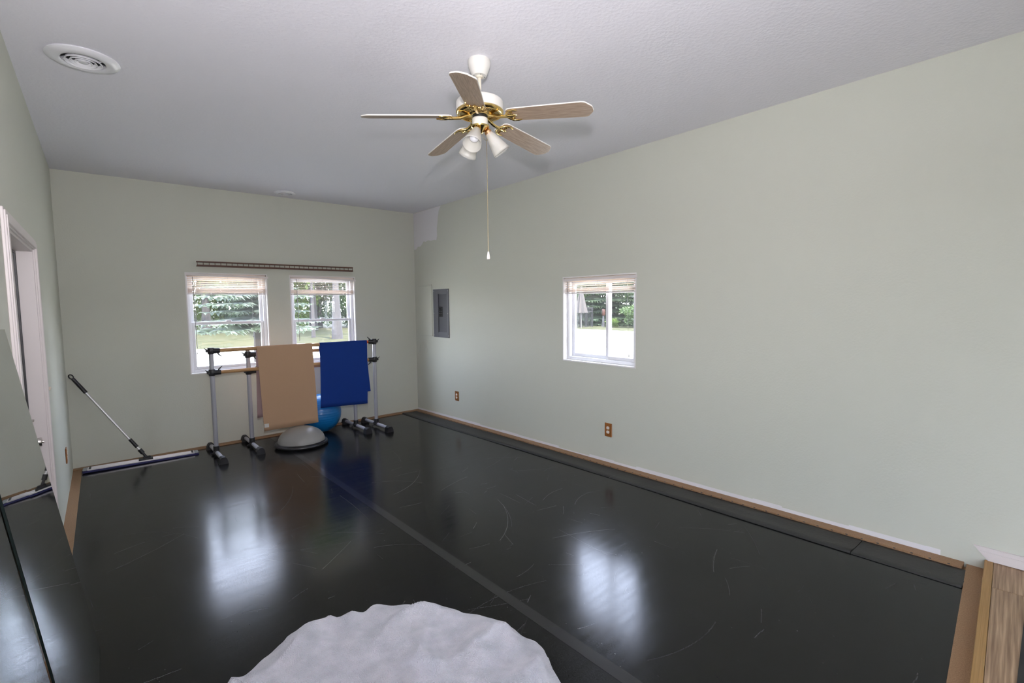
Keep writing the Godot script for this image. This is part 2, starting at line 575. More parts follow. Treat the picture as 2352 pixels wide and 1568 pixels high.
func floor_textures() -> void:
	var n := 2048
	var base := noise_image(512, 0.02, 91, 5)
	var fine := noise_image(512, 0.4, 92, 2)
	var im := Image.create(n, n, false, Image.FORMAT_RGB8)
	for y in n:
		for x in n:
			var v := 0.006 + 0.006 * base.get_pixel(x % 512, (y / 2) % 512).r + 0.005 * (fine.get_pixel(x % 512, y % 512).r - 0.4)
			im.set_pixel(x, y, lin(v, v, v * 1.02))
	rng.seed = 12
	# dust specks
	for i in 900:
		var c := rng.randf_range(0.06, 0.22)
		var px := rng.randi_range(2, n - 4)
		var py := rng.randi_range(2, n - 4)
		im.set_pixel(px, py, lin(c, c, c))
		if rng.randf() < 0.25:
			im.set_pixel(px + 1, py, lin(c * 0.8, c * 0.8, c * 0.8))
	# scratches and scuffs left by shoes, mostly short and straight
	for i in 460:
		var px := rng.randf_range(0, n)
		var py := rng.randf_range(0, n)
		var an := rng.randf_range(-0.5, 0.5) + (PI / 2 if rng.randf() < 0.25 else 0.0)
		var ln := rng.randf_range(15, 90) if rng.randf() < 0.85 else rng.randf_range(90, 320)
		var bend := rng.randf_range(-0.004, 0.004)
		var c := rng.randf_range(0.03, 0.16)
		for s in int(ln):
			var ix := int(px)
			var iy := int(py)
			if ix >= 0 and iy >= 0 and ix < n and iy < n and rng.randf() < 0.85:
				im.set_pixel(ix, iy, lin(c, c, c * 1.05))
			px += cos(an)
			py += sin(an)
			an += bend
	var m := mat("marley_vinyl", Color.WHITE, 1.0, 0.0, 0.36)
	m.albedo_texture = ImageTexture.create_from_image(im)
	# wiping marks: thin streaks that run across the room, in the polish only
	var streak := noise_image(512, 0.03, 93, 3)
	var cloud := noise_image(512, 0.012, 94, 3)
	var rn := 2048
	var ro := Image.create(rn, rn, false, Image.FORMAT_RGB8)
	for y in rn:
		for x in rn:
			var v := 0.19 + 0.06 * (streak.get_pixel((x / 10) % 512, (y * 2) % 512).r - 0.5) + 0.05 * (cloud.get_pixel((x / 4) % 512, (y / 4) % 512).r - 0.5) + 0.16 * (fine.get_pixel(x % 512, y % 512).r - 0.5)
			ro.set_pixel(x, y, Color(v, v, v))
	m.roughness_texture = ImageTexture.create_from_image(ro)
	m.roughness_texture_channel = BaseMaterial3D.TEXTURE_CHANNEL_RED
	m.uv1_triplanar = false

func near_edge(x: float) -> float:
	return 6.417 - 0.0765 * x

func sheet(x0: float, x1: float, y: float, z0: float, called: String, m: Material, parent: Node3D) -> void:
	# a flat piece of flooring with texture coordinates in metres over the whole floor
	var st := SurfaceTool.new()
	st.begin(Mesh.PRIMITIVE_TRIANGLES)
	var nx := 4
	var nz := 12
	var v := []
	for i in nx + 1:
		for k in nz + 1:
			var x := lerpf(x0, x1, float(i) / nx)
			var z := lerpf(z0, near_edge(x), float(k) / nz)
			v.append(Vector3(x, y + fy(x, z), z))
	for top in [true, false]:
		for i in nx:
			for k in nz:
				var a: Vector3 = v[i * (nz + 1) + k]
				var b: Vector3 = v[i * (nz + 1) + k + 1]
				var c: Vector3 = v[(i + 1) * (nz + 1) + k + 1]
				var d: Vector3 = v[(i + 1) * (nz + 1) + k]
				var order := [a, c, b, a, d, c] if top else [a, b, c, a, c, d]
				for q in order:
					st.set_normal(Vector3(-SLOPE_X, 1, -SLOPE_Z).normalized() * (1.0 if top else -1.0))
					st.set_uv(Vector2((q.x + 4.2) / 4.2, q.z / 7.0))
					st.add_vertex(q - (Vector3.ZERO if top else Vector3(0, 0.012, 0)))
	st.index()
	var o := MeshInstance3D.new()
	o.name = called
	o.mesh = st.commit()
	o.material_override = m
	parent.add_child(o, true)

func lam_basis() -> Basis:
	var along := Vector3(1, SLOPE_X - 0.0725 * SLOPE_Z, -0.0725).normalized()
	var n := Vector3(-SLOPE_X, 1, -SLOPE_Z).normalized()
	return Basis(along, n, along.cross(n))

func make_floor() -> void:
	floor_textures()
	var fl := structure("floor", "black vinyl dance floor laid in two sheets with a taped seam")
	sheet(-4.006, -2.171, 0.0, 0.088, "vinyl_sheet", mats.marley_vinyl, fl)
	sheet(-2.169, -0.082, 0.0, 0.088, "vinyl_sheet", mats.marley_vinyl, fl)
	var b := MB.new()
	b.warp = true
	var z := 0.1
	while z < 6.55:
		var z1 := minf(z + 0.8, 6.58)
		b.span(Vector3(-2.203, 0.0, z), Vector3(-2.139, 0.0009, z1))
		z = z1
	part("seam_tape", b, mats.tape, fl, "glossy black tape over the floor seam")
	# loose edging strip along the right wall in four lengths: curls up slightly at its free edge
	var cuts := [0.09, 2.02, 4.06, 5.93, 6.44]
	for i in 4:
		var m := MB.new()
		m.warp = true
		var rows := []
		var prof := [[-0.084, 0.004], [-0.11, 0.0035], [-0.17, 0.004], [-0.23, 0.007], [-0.275, 0.012], [-0.305, 0.013], [-0.318, 0.009], [-0.322, 0.003], [-0.322, 0.0005], [-0.10, 0.0005], [-0.084, 0.0005]]
		var n := 14
		for k in n + 1:
			var zz := lerpf(cuts[i] + 0.002, cuts[i + 1] - 0.002, float(k) / n)
			var row := []
			for q in prof:
				var wob := 1.0 + 0.25 * sin(zz * 2.3 + i)
				row.append(Vector3(q[0] - (0.008 * sin(zz * 1.3) if q[0] < -0.2 else 0.0), q[1] * wob, zz))
			rows.append(row)
		rows.reverse()
		m.grid(rows, true, 1)
		part("edge_strip", m, mats.edge_vinyl, fl)
	# subfloor under everything
	b = MB.new()
	b.warp = true
	for k in 6:
		b.span(Vector3(-ROOM_W, -0.3, k * 1.5), Vector3(0, -0.014, k * 1.5 + 1.5))
	part("subfloor", b, mats.mdf_board, fl)

	# board edging round the sprung floor
	b = MB.new(); b.warp = true
	b.span(Vector3(-ROOM_W, -0.02, 0.0), Vector3(0, 0.014, 0.088), 0.002)
	solid("trim_1", b, mats.mdf_board, "brown board edging along the window wall")
	b = MB.new(); b.warp = true
	for k in 3:
		b.span(Vector3(-ROOM_W, -0.02, 0.088 + k * 2.14), Vector3(-4.006, 0.006, 0.088 + (k + 1) * 2.14 - 0.002), 0.001)
	solid("trim_2", b, mats.mdf_board, "brown board edging beside the door wall")
	b = MB.new(); b.warp = true
	for k in 4:
		b.span(Vector3(-0.081, -0.02, 0.088 + k * 1.58), Vector3(0, 0.015, 0.088 + (k + 1) * 1.58 - 0.0015), 0.002)
	# dark fixing heads along the edge
	solid("trim_3", b, mats.mdf_board, "brown board edging along the right wall")
	b = MB.new(); b.warp = true
	b.plate(PackedVector2Array([Vector2(0, near_edge(0)), Vector2(0, 6.489), Vector2(-ROOM_W, 6.489 + 0.0725 * ROOM_W), Vector2(-ROOM_W, near_edge(-ROOM_W))]), -0.02, 0.006)
	solid("trim_4", b, mats.mdf_board, "wide brown board at the near end of the black floor")
	b = MB.new()
	b.box(Vector3(0, -0.04, 0), Vector3(ROOM_W + 0.004, 0.08, 0.037), 0.002)
	var bar := solid("trim_5", b, mats.oak_threshold, "raised yellowish wood threshold bar")
	var bx := -ROOM_W * 0.5
	var bz := 6.5085 + 0.0725 * ROOM_W * 0.5
	bar.transform = Transform3D(lam_basis(), Vector3(bx, fy(bx, bz) + 0.063, bz))

	var pins := MB.new(); pins.warp = true
	z = 0.4
	while z < 6.4:
		pins.box(Vector3(-0.0835, 0.0125, z), Vector3(0.007, 0.004, 0.012), 0.001)
		z += 0.085
	var pn := part("fixing_pins", pins, mats.black_plastic, fl)
	pn.set_meta("kind", "stuff")

	# laminate planks of the entrance end
	var lam := structure("floor", "brown wood laminate planks beyond the threshold")
	rng.seed = 8
	var zz := 0.0
	var row := 0
	while zz < 2.15:
		var x := 0.0
		var first := true
		while x > -ROOM_W + 0.01:
			var l := 1.2
			if first:
				l = [0.335, 0.75, 0.48, 1.0][row % 4]
				first = false
			var x1 := maxf(x - l, -ROOM_W)
			var p := MB.new()
			var ln := x - x1 - 0.0012
			var shift := rng.randf_range(-3.0, 3.0)
			p.box(Vector3(shift, -0.015, 0.0), Vector3(ln, 0.03, 0.1285), 0.0008)
			var xm := (x + x1) * 0.5
			var zm := 6.5285 + zz - 0.0725 * xm + 0.0645
			var bas := lam_basis()
			var o := part("plank", p, mats["laminate_%d" % rng.randi_range(0, 2)], lam)
			o.transform = Transform3D(bas, Vector3(xm, fy(xm, zm) + 0.060, zm) - bas.x * shift)
			x = x1
		zz += 0.13
		row += 1

	# white skirting board at the near end of the right wall, mitred at its start
	b = MB.new(); b.warp = true
	var sk := Transform3D(Basis(Vector3(0, 0, 1), Vector3(-1, 0, 0), Vector3(0, 1, 0)), Vector3.ZERO)
	b.plate(PackedVector2Array([Vector2(6.505, 0.064), Vector2(6.44, 0.135), Vector2(8.995, 0.135), Vector2(8.995, 0.062)]), 0.0, 0.011, sk)
	b.plate(PackedVector2Array([Vector2(6.505, 0.064), Vector2(6.462, 0.112), Vector2(8.995, 0.112), Vector2(8.995, 0.062)]), 0.0, 0.015, sk)
	solid("baseboard_right", b, mats.trim_white, "white mitred skirting board beside the threshold")

# ---------------------------------------------------------------- windows, blinds, doors
func window_unit(called: String, ox: float, w: float, y0: float, y1: float, xf: Transform3D, slider: bool) -> void:
	# built with the opening from x = 0..w, the room on +z, wall thickness 0.16 behind z = 0
	var win := structure(called)
	win.transform = xf
	var b := MB.new()
	var jt := 0.012
	b.span(Vector3(0, y0, -0.16), Vector3(jt, y1, 0.002))
	b.span(Vector3(w - jt, y0, -0.16), Vector3(w, y1, 0.002))
	b.span(Vector3(jt, y1 - jt, -0.16), Vector3(w - jt, y1, 0.002))
	b.span(Vector3(jt, y0, -0.16), Vector3(w - jt, y0 + jt, 0.006))
	part("window_reveal", b, mats.white_paint, win)
	var f := 0.035
	b = MB.new()
	b.span(Vector3(jt, y0 + jt, -0.14), Vector3(jt + f, y1 - jt, -0.055), 0.003)
	b.span(Vector3(w - jt - f, y0 + jt, -0.14), Vector3(w - jt, y1 - jt, -0.055), 0.003)
	b.span(Vector3(jt + f, y1 - jt - f, -0.14), Vector3(w - jt - f, y1 - jt, -0.055), 0.003)
	b.span(Vector3(jt + f, y0 + jt, -0.14), Vector3(w - jt - f, y0 + jt + f, -0.055), 0.003)
	part("window_frame", b, mats.vinyl_white, win)
	var ix0 := jt + f
	var ix1 := w - jt - f
	var iy0 := y0 + jt + f
	var iy1 := y1 - jt - f
	var sashes := []
	if slider:
		var mx := w * 0.575
		sashes = [["fixed_sash", ix0, mx + 0.016, iy0, iy1, -0.115], ["sliding_sash", mx - 0.016, ix1, iy0, iy1, -0.085]]
	else:
		var my := 1.455
		sashes = [["upper_sash", ix0, ix1, my - 0.018, iy1, -0.118], ["lower_sash", ix0, ix1, iy0, my + 0.018, -0.085]]
	for s in sashes:
		var r := 0.034
		b = MB.new()
		var za: float = s[5] - 0.013
		var zb: float = s[5] + 0.013
		b.span(Vector3(s[1], s[3], za), Vector3(s[1] + r, s[4], zb), 0.003)
		b.span(Vector3(s[2] - r, s[3], za), Vector3(s[2], s[4], zb), 0.003)
		b.span(Vector3(s[1] + r, s[4] - r, za), Vector3(s[2] - r, s[4], zb), 0.003)
		b.span(Vector3(s[1] + r, s[3], za), Vector3(s[2] - r, s[3] + r, zb), 0.003)
		var so := part(s[0], b, mats.vinyl_white, win)
		b = MB.new()
		b.span(Vector3(s[1] + r, s[3] + r, s[5] - 0.002), Vector3(s[2] - r, s[4] - r, s[5] + 0.002))
		part("pane", b, mats.window_glass, so)
	if not slider:
		b = MB.new()
		b.span(Vector3(w * 0.5 - 0.03, 1.473, -0.10), Vector3(w * 0.5 + 0.03, 1.49, -0.075), 0.004)
		part("sash_lock", b, mats.vinyl_white, win)

func blind(label: String, w: float, y1: float, y_stack: float, y_bottom: float, tilt: float, n_open: int, xf: Transform3D, sag: float, cords: Array, wand_x: float, wand_y: float) -> void:
	var t := thing("window_blind", label, "blind", Vector3.ZERO, "raised window blinds")
	t.transform = xf
	var b := MB.new()
	b.span(Vector3(0.018, y1 - 0.040, -0.045), Vector3(w - 0.018, y1 - 0.014, -0.012), 0.002)
	part("head_rail", b, mats.blind_slat, t)
	b = MB.new()
	var bas := Basis(Vector3(0, 0, 1), sag)
	b.box(Vector3(w * 0.5 + 0.01, y1 - 0.033, 0.008), Vector3(w + 0.006, 0.024, 0.003), 0.001, bas)
	part("valance", b, mats.blind_rail, t)
	# one slat: a shallow curved strip
	var sm := MB.new()
	var rows := []
	for k in 2:
		var x := (w - 0.046) * (k - 0.5)
		var ring := []
		for i in 6:
			var u := (i - 2.5) / 2.5
			ring.append(Vector3(x, 0.0022 * (1.0 - u * u), 0.0125 * u))
		for i in range(5, -1, -1):
			var u := (i - 2.5) / 2.5
			ring.append(Vector3(x, 0.0022 * (1.0 - u * u) - 0.0005, 0.0125 * u))
		rows.append(ring)
	sm.grid(rows, true, -1)
	var slat := sm.mesh()
	var top := y1 - 0.052
	for k in n_open:
		var y := lerpf(top, y_stack + 0.01, float(k) / maxf(1, n_open - 1)) if n_open > 1 else top
		var bs := Basis(Vector3(1, 0, 0), tilt).rotated(Vector3(0, 0, 1), sag * 0.2)
		mpart("slat", slat, mats.blind_slat, t, Transform3D(bs, Vector3(w * 0.5, y, -0.028)))
	var y := y_stack
	var k2 := 0
	while y > y_bottom + 0.016:
		mpart("slat", slat, mats.blind_slat, t, Transform3D(Basis(Vector3(1, 0, 0), 0.06 * sin(k2 * 1.7)), Vector3(w * 0.5, y, -0.028)))
		y -= 0.0036
		k2 += 1
	b = MB.new()
	b.span(Vector3(0.022, y_bottom, -0.041), Vector3(w - 0.022, y_bottom + 0.014, -0.015), 0.003)
	part("bottom_rail", b, mats.blind_rail, t)
	for f in [0.14, 0.5, 0.86]:
		b = MB.new()
		for s in [-1, 1]:
			b.tube([Vector3(w * f, y1 - 0.045, -0.028 + 0.0135 * s), Vector3(w * f, y_bottom + 0.005, -0.028 + 0.0135 * s)], 0.0008, 5)
		part("ladder_cord", b, mats.cord, t)
	for c in cords:
		b = MB.new()
		b.tube([Vector3(c[0], y1 - 0.045, -0.008), Vector3(c[0] + c[2], c[1], -0.006)], 0.0009, 5)
		part("lift_cord", b, mats.cord, t)
		b = MB.new()
		b.lathe([Vector2(0, 0.014), Vector2(0.003, 0.013), Vector2(0.006, -0.012), Vector2(0, -0.014)], 8, Transform3D(Basis.IDENTITY, Vector3(c[0] + c[2], c[1], -0.006)))
		part("cord_tassel", b, mats.wand_plastic, t)
	if wand_y > 0.0:
		b = MB.new()
		b.tube([Vector3(wand_x, y1 - 0.05, -0.004), Vector3(wand_x + 0.008, wand_y, 0.004)], 0.0036, 6)
		part("tilt_wand", b, mats.wand_plastic, t)

func make_windows() -> void:
	var y0: float = WIN_Y[0]
	var y1: float = WIN_Y[1]
	for i in 2:
		window_unit("window_%d" % (i + 1), 0, WIN_BACK[i][1] - WIN_BACK[i][0], y0, y1, Transform3D(Basis.IDENTITY, Vector3(WIN_BACK[i][0], 0, 0)), false)
	var rb := Transform3D(Basis(Vector3(0, 1, 0), -PI / 2), Vector3(0, 0, WIN_R_Z[0]))
	window_unit("window_3", 0, WIN_R_Z[1] - WIN_R_Z[0], WIN_R_Y[0], WIN_R_Y[1], rb, true)
	blind("white slatted blind half raised in the window beside the mop, slats tilted", 0.88, y1, 1.868, 1.802, 0.55, 7, Transform3D(Basis.IDENTITY, Vector3(WIN_BACK[0][0], 0, 0)), -0.02, [[0.10, 1.11, -0.02], [0.70, 1.28, -0.01]], 0.075, 1.165)
	blind("white slatted blind half raised in the window behind the blue mat, slats open", 0.883, y1, 1.862, 1.80, 0.08, 7, Transform3D(Basis.IDENTITY, Vector3(WIN_BACK[1][0], 0, 0)), -0.045, [], 0.09, 1.19)
	blind("white slatted blind fully raised in the small sliding window", 0.932, 1.93, 1.80, 1.752, 0.4, 4, rb, 0.0, [[0.82, 1.16, 0.03]], 0.06, 1.5)

func make_doors() -> void:
	# white entrance door in the left wall, closed, set back in its frame
	var d := structure("door_1", "closed white door with knob and deadbolt in the left wall")
	var b := MB.new()
	var xr := -ROOM_W
	var za: float = DOOR_Z[0]
	var zb: float = DOOR_Z[1]
	var fl := -0.03
	b.span(Vector3(xr - 0.13, fl, za), Vector3(xr + 0.001, DOOR_TOP, za + 0.02))
	b.span(Vector3(xr - 0.13, fl, zb - 0.02), Vector3(xr + 0.001, DOOR_TOP, zb))
	b.span(Vector3(xr - 0.13, DOOR_TOP - 0.02, za + 0.02), Vector3(xr + 0.001, DOOR_TOP, zb - 0.02))
	part("door_frame", b, mats.trim_white, d)
	for side in 3:
		b = MB.new()
		var cw := 0.068
		for lay in [[0.0, 0.0, 0.011], [0.012, 0.016, 0.017], [0.03, 0.006, 0.021]]:
			var i0: float = lay[0]
			var i1: float = lay[1]
			var h: float = lay[2]
			if side == 0:
				b.span(Vector3(xr, fl, za + 0.006 - cw + i0), Vector3(xr + h, DOOR_TOP + cw - 0.006 - i0, za + 0.006 - i1), 0.002)
			elif side == 1:
				b.span(Vector3(xr, fl, zb - 0.006 + i1), Vector3(xr + h, DOOR_TOP + cw - 0.006 - i0, zb - 0.006 + cw - i0), 0.002)
			else:
				b.span(Vector3(xr, DOOR_TOP - 0.006 + i1, za + 0.006 - i1), Vector3(xr + h, DOOR_TOP + cw - 0.006 - i0, zb - 0.006 + i1), 0.002)
		part("casing", b, mats.trim_white, d)
	b = MB.new()
	b.span(Vector3(xr - 0.125, fl, za + 0.023), Vector3(xr - 0.085, DOOR_TOP - 0.023, zb - 0.023), 0.002)
	var leaf := part("door_leaf", b, mats.white_paint, d)
	b = MB.new()
	b.span(Vector3(xr - 0.086, fl, za + 0.02), Vector3(xr - 0.074, DOOR_TOP - 0.02, za + 0.034), 0.002)
	b.span(Vector3(xr - 0.086, DOOR_TOP - 0.034, za + 0.034), Vector3(xr - 0.074, DOOR_TOP - 0.02, zb - 0.034), 0.002)
	part("weather_strip", b, mats.black_plastic, d)
	var kx := Transform3D(Basis(Vector3(0, 0, 1), -PI / 2), Vector3(xr - 0.085, 0.815, za + 0.085))
	b = MB.new()
	b.lathe([Vector2(0, 0.072), Vector2(0.008, 0.072), Vector2(0.009, 0.064), Vector2(0.026, 0.062), Vector2(0.028, 0.058), Vector2(0.027, 0.030), Vector2(0.014, 0.024), Vector2(0.013, 0.008), Vector2(0.032, 0.006), Vector2(0.033, 0.0)], 24, kx)
	part("knob", b, mats.satin_nickel, leaf)
	b = MB.new()
	kx.origin.y = 0.955
	b.lathe([Vector2(0, 0.014), Vector2(0.024, 0.012), Vector2(0.027, 0.0)], 24, kx)
	b.span(Vector3(xr - 0.072, 0.95, za + 0.068), Vector3(xr - 0.050, 0.962, za + 0.102), 0.002)
	part("deadbolt", b, mats.satin_nickel, leaf)

	# unseen glazed sliding door in the left wall, added to light the right wall
	d = structure("added_door_2", "unseen glazed sliding door added to bring daylight onto the right wall")
	var z0: float = SLIDE_Z[0]
	var z1: float = SLIDE_Z[1]
	var s0: float = SLIDE_Y[0]
	var s1: float = SLIDE_Y[1]
	b = MB.new()
	b.span(Vector3(xr - 0.14, s0, z0), Vector3(xr - 0.02, s1, z0 + 0.05), 0.004)
	b.span(Vector3(xr - 0.14, s0, z1 - 0.05), Vector3(xr - 0.02, s1, z1), 0.004)
	b.span(Vector3(xr - 0.14, s1 - 0.05, z0 + 0.05), Vector3(xr - 0.02, s1, z1 - 0.05), 0.004)
	b.span(Vector3(xr - 0.14, s0, z0 + 0.05), Vector3(xr - 0.02, s0 + 0.04, z1 - 0.05), 0.004)
	part("door_frame", b, mats.vinyl_white, d)
	var pw := (z1 - z0 - 0.1) / 2.0
	for k in 2:
		var a := z0 + 0.05 + pw * k
		var xc := xr - (0.06 if k == 1 else 0.10)
		b = MB.new()
		var r := 0.055
		b.span(Vector3(xc - 0.018, s0 + 0.04, a), Vector3(xc + 0.018, s1 - 0.05, a + r), 0.003)
		b.span(Vector3(xc - 0.018, s0 + 0.04, a + pw - r), Vector3(xc + 0.018, s1 - 0.05, a + pw), 0.003)
		b.span(Vector3(xc - 0.018, s1 - 0.05 - r, a + r), Vector3(xc + 0.018, s1 - 0.05, a + pw - r), 0.003)
		b.span(Vector3(xc - 0.018, s0 + 0.04, a + r), Vector3(xc + 0.018, s0 + 0.04 + r, a + pw - r), 0.003)
		var so := part("door_panel", b, mats.vinyl_white, d)
		b = MB.new()
		b.span(Vector3(xc - 0.003, s0 + 0.04 + r, a + r), Vector3(xc + 0.003, s1 - 0.05 - r, a + pw - r))
		part("pane", b, mats.window_glass, so)

# ---------------------------------------------------------------- wall fittings
func outlet(label: String, xf: Transform3D, kind: String) -> void:
	# in local axes: plate in the xy plane, facing +z
	var t := thing("wall_switch" if kind == "switch" else "power_outlet", label, "switch" if kind == "switch" else "outlet")
	t.transform = xf
	var b := MB.new()
	b.box(Vector3(0, 0, 0.005), Vector3(0.089, 0.135, 0.010), 0.004)
	part("cover_plate", b, mats.plate_wood, t)
	if kind == "switch":
		b = MB.new()
		b.box(Vector3(0, 0, 0.014), Vector3(0.011, 0.024, 0.02), 0.002, Basis(Vector3(1, 0, 0), 0.35))
		part("toggle", b, mats.switch_plastic, t)
		return
	for s in [-1, 1]:
		b = MB.new()
		var o := PackedVector2Array()
		for k in 24:
			var an := TAU * k / 24
			o.append(Vector2(0.0172 * cos(an), clampf(0.0172 * sin(an), -0.0142, 0.0142)))
		b.plate(o, 0.0, 0.004, Transform3D(Basis(Vector3(1, 0, 0), PI / 2), Vector3(0, 0.0205 * s, 0.0096)))
		var r := part("receptacle", b, mats.ivory, t)
		b = MB.new()
		b.box(Vector3(-0.006, 0.0205 * s + 0.003, 0.0137), Vector3(0.002, 0.008, 0.0004))
		b.box(Vector3(0.006, 0.0205 * s + 0.003, 0.0137), Vector3(0.002, 0.007, 0.0004))
		b.box(Vector3(0, 0.0205 * s - 0.007, 0.0137), Vector3(0.004, 0.004, 0.0004))
		part("slots", b, mats.black_plastic, r)
	b = MB.new()
	b.lathe([Vector2(0, 0.002), Vector2(0.003, 0.0012), Vector2(0.0035, 0)], 10, Transform3D(Basis(Vector3(1, 0, 0), PI / 2), Vector3(0, 0, 0.01)))
	part("screw", b, mats.brass, t)

func make_wall_fittings() -> void:
	var on_right := Basis(Vector3(0, 1, 0), -PI / 2)
	var on_left := Basis(Vector3(0, 1, 0), PI / 2)
	outlet("wooden power outlet plate below the grey breaker panel", Transform3D(on_right, Vector3(0, 0.375, 1.122)), "outlet")
	outlet("wooden power outlet plate below the small sliding window", Transform3D(on_right, Vector3(0, 0.408, 3.793)), "outlet")
	outlet("wooden power outlet plate on the left wall beside the mop", Transform3D(on_left, Vector3(-ROOM_W, 0.345, 0.97)), "outlet")
	outlet("wooden switch plate with a pale toggle beside the white door", Transform3D(on_left, Vector3(-ROOM_W, 1.12, 2.335)), "switch")

	# electrical panel
	var t := thing("breaker_panel", "grey steel breaker panel with an open cover and black breakers", "electrical panel", Vector3(0, 1.5275, 0.755))
	t.basis = on_right
	var b := MB.new()
	# frame round the recess, local x runs along the wall (towards +z in the room), y up, z into the room
	var hw := 0.204
	var hh := 0.348
	var r0 := -0.068
	var r1 := 0.158
	var q0 := -0.272
	var q1 := 0.276
	b.span(Vector3(-hw, -hh, 0.0), Vector3(r0, hh, 0.012), 0.002)
	b.span(Vector3(r1, -hh, 0.0), Vector3(hw, hh, 0.012), 0.002)
	b.span(Vector3(r0, q1, 0.0), Vector3(r1, hh, 0.012))
	b.span(Vector3(r0, -hh, 0.0), Vector3(r1, q0, 0.012))
	part("cover_frame", b, mats.grey_steel, t)
	b = MB.new()
	b.span(Vector3(r0, q0, 0.0005), Vector3(r1, q1, 0.003))
	part("dead_front", b, mats.grey_steel_door, t)
	b = MB.new()
	b.span(Vector3(r0 - 0.004, q0, 0.012), Vector3(r0 + 0.002, q1, 0.016), 0.001)
	part("hinge", b, mats.grey_steel, t)
	for c in 2:
		for k in 6:
			b = MB.new()
			var y := 0.085 - 0.0245 * k
			var x := -0.035 + 0.046 * c
			b.span(Vector3(x - 0.021, y - 0.0115, 0.003), Vector3(x + 0.021, y + 0.0115, 0.010), 0.002)
			b.box(Vector3(x + (0.006 if c == 0 else -0.006), y, 0.014), Vector3(0.012, 0.010, 0.012), 0.002)
			part("breaker", b, mats.breaker, t)
	for sx in [-1, 1]:
		for sy in [-1, 0, 1]:
			b = MB.new()
			b.lathe([Vector2(0, 0.002), Vector2(0.003, 0.0016), Vector2(0.004, 0)], 10, Transform3D(Basis(Vector3(1, 0, 0), PI / 2), Vector3(sx * (hw - 0.018), sy * (hh - 0.03), 0.012)))
			part("screw", b, mats.aluminium, t)

	# flush access panel painted over in the wall colour
	t = thing("access_panel", "flat access panel painted the wall's sage green beside the breaker panel", "panel", Vector3(0, 1.565, 0.305))
	t.basis = on_right
	b = MB.new()
	b.span(Vector3(-0.2, -0.375, 0.0), Vector3(0.2, 0.365, 0.014), 0.003)
	part("panel_sheet", b, mats.sage_paint, t)
	b = MB.new()
	b.span(Vector3(-0.205, 0.367, 0.0), Vector3(0.2, 0.385, 0.018), 0.003)
	part("top_bead", b, mats.sage_paint, t)
	b = MB.new()
	b.span(Vector3(0.201, -0.375, 0.0), Vector3(0.207, 0.365, 0.007), 0.001)
	part("side_bead", b, mats.sage_paint, t)
	# old thin wires painted onto the wall below it
	t = thing("wire_remnant", "thin wires painted over on the wall under the access panel", "wire", Vector3(0, 0.96, 0.2))
	t.basis = on_right
	b = MB.new()
	b.tube([Vector3(-0.14, -0.08, 0.003), Vector3(-0.10, 0.02, 0.006), Vector3(-0.06, 0.085, 0.007), Vector3(0.0, 0.11, 0.004), Vector3(0.05, 0.13, 0.003)], 0.003, 6)
	part("wire", b, mats.sage_paint, t)
	b = MB.new()
	b.tube([Vector3(0.04, 0.13, 0.003), Vector3(0.05, 0.0, 0.004), Vector3(0.045, -0.06, 0.005), Vector3(0.0, -0.075, 0.006), Vector3(-0.10, -0.06, 0.005)], 0.0028, 6)
	part("wire", b, mats.sage_paint, t)
	b = MB.new()
	b.tube([Vector3(0.10, 0.11, 0.003), Vector3(0.13, 0.03, 0.004), Vector3(0.12, -0.04, 0.004)], 0.0025, 6)
	part("wire", b, mats.sage_paint, t)

	# dark wooden rail with small uprights above the two windows
	t = thing("gallery_rail", "long dark wooden rail with small uprights above the two windows", "rail", Vector3(-2.873, 2.128, 0))
	var L := 1.873
	b = MB.new()
	b.span(Vector3(0, 0.048, 0.0), Vector3(L, 0.062, 0.012), 0.002)
	b.span(Vector3(0.002, 0.048, 0.036), Vector3(L, 0.062, 0.048), 0.002)
	part("top_rail", b, mats.dark_wood, t)
	b = MB.new()
	b.span(Vector3(0, 0.0, 0.0), Vector3(L, 0.010, 0.052), 0.002)
	part("bottom_shelf", b, mats.dark_wood, t)
	b = MB.new()
	b.span(Vector3(0.0, 0.010, 0.036), Vector3(L, 0.020, 0.048), 0.002)
	part("bottom_rail", b, mats.dark_wood, t)
	for k in 32:
		b = MB.new()
		var x := 0.006 + (L - 0.012) * k / 31.0
		b.span(Vector3(x - 0.0028, 0.020, 0.039), Vector3(x + 0.0028, 0.048, 0.045))
		part("upright", b, mats.dark_wood, t)

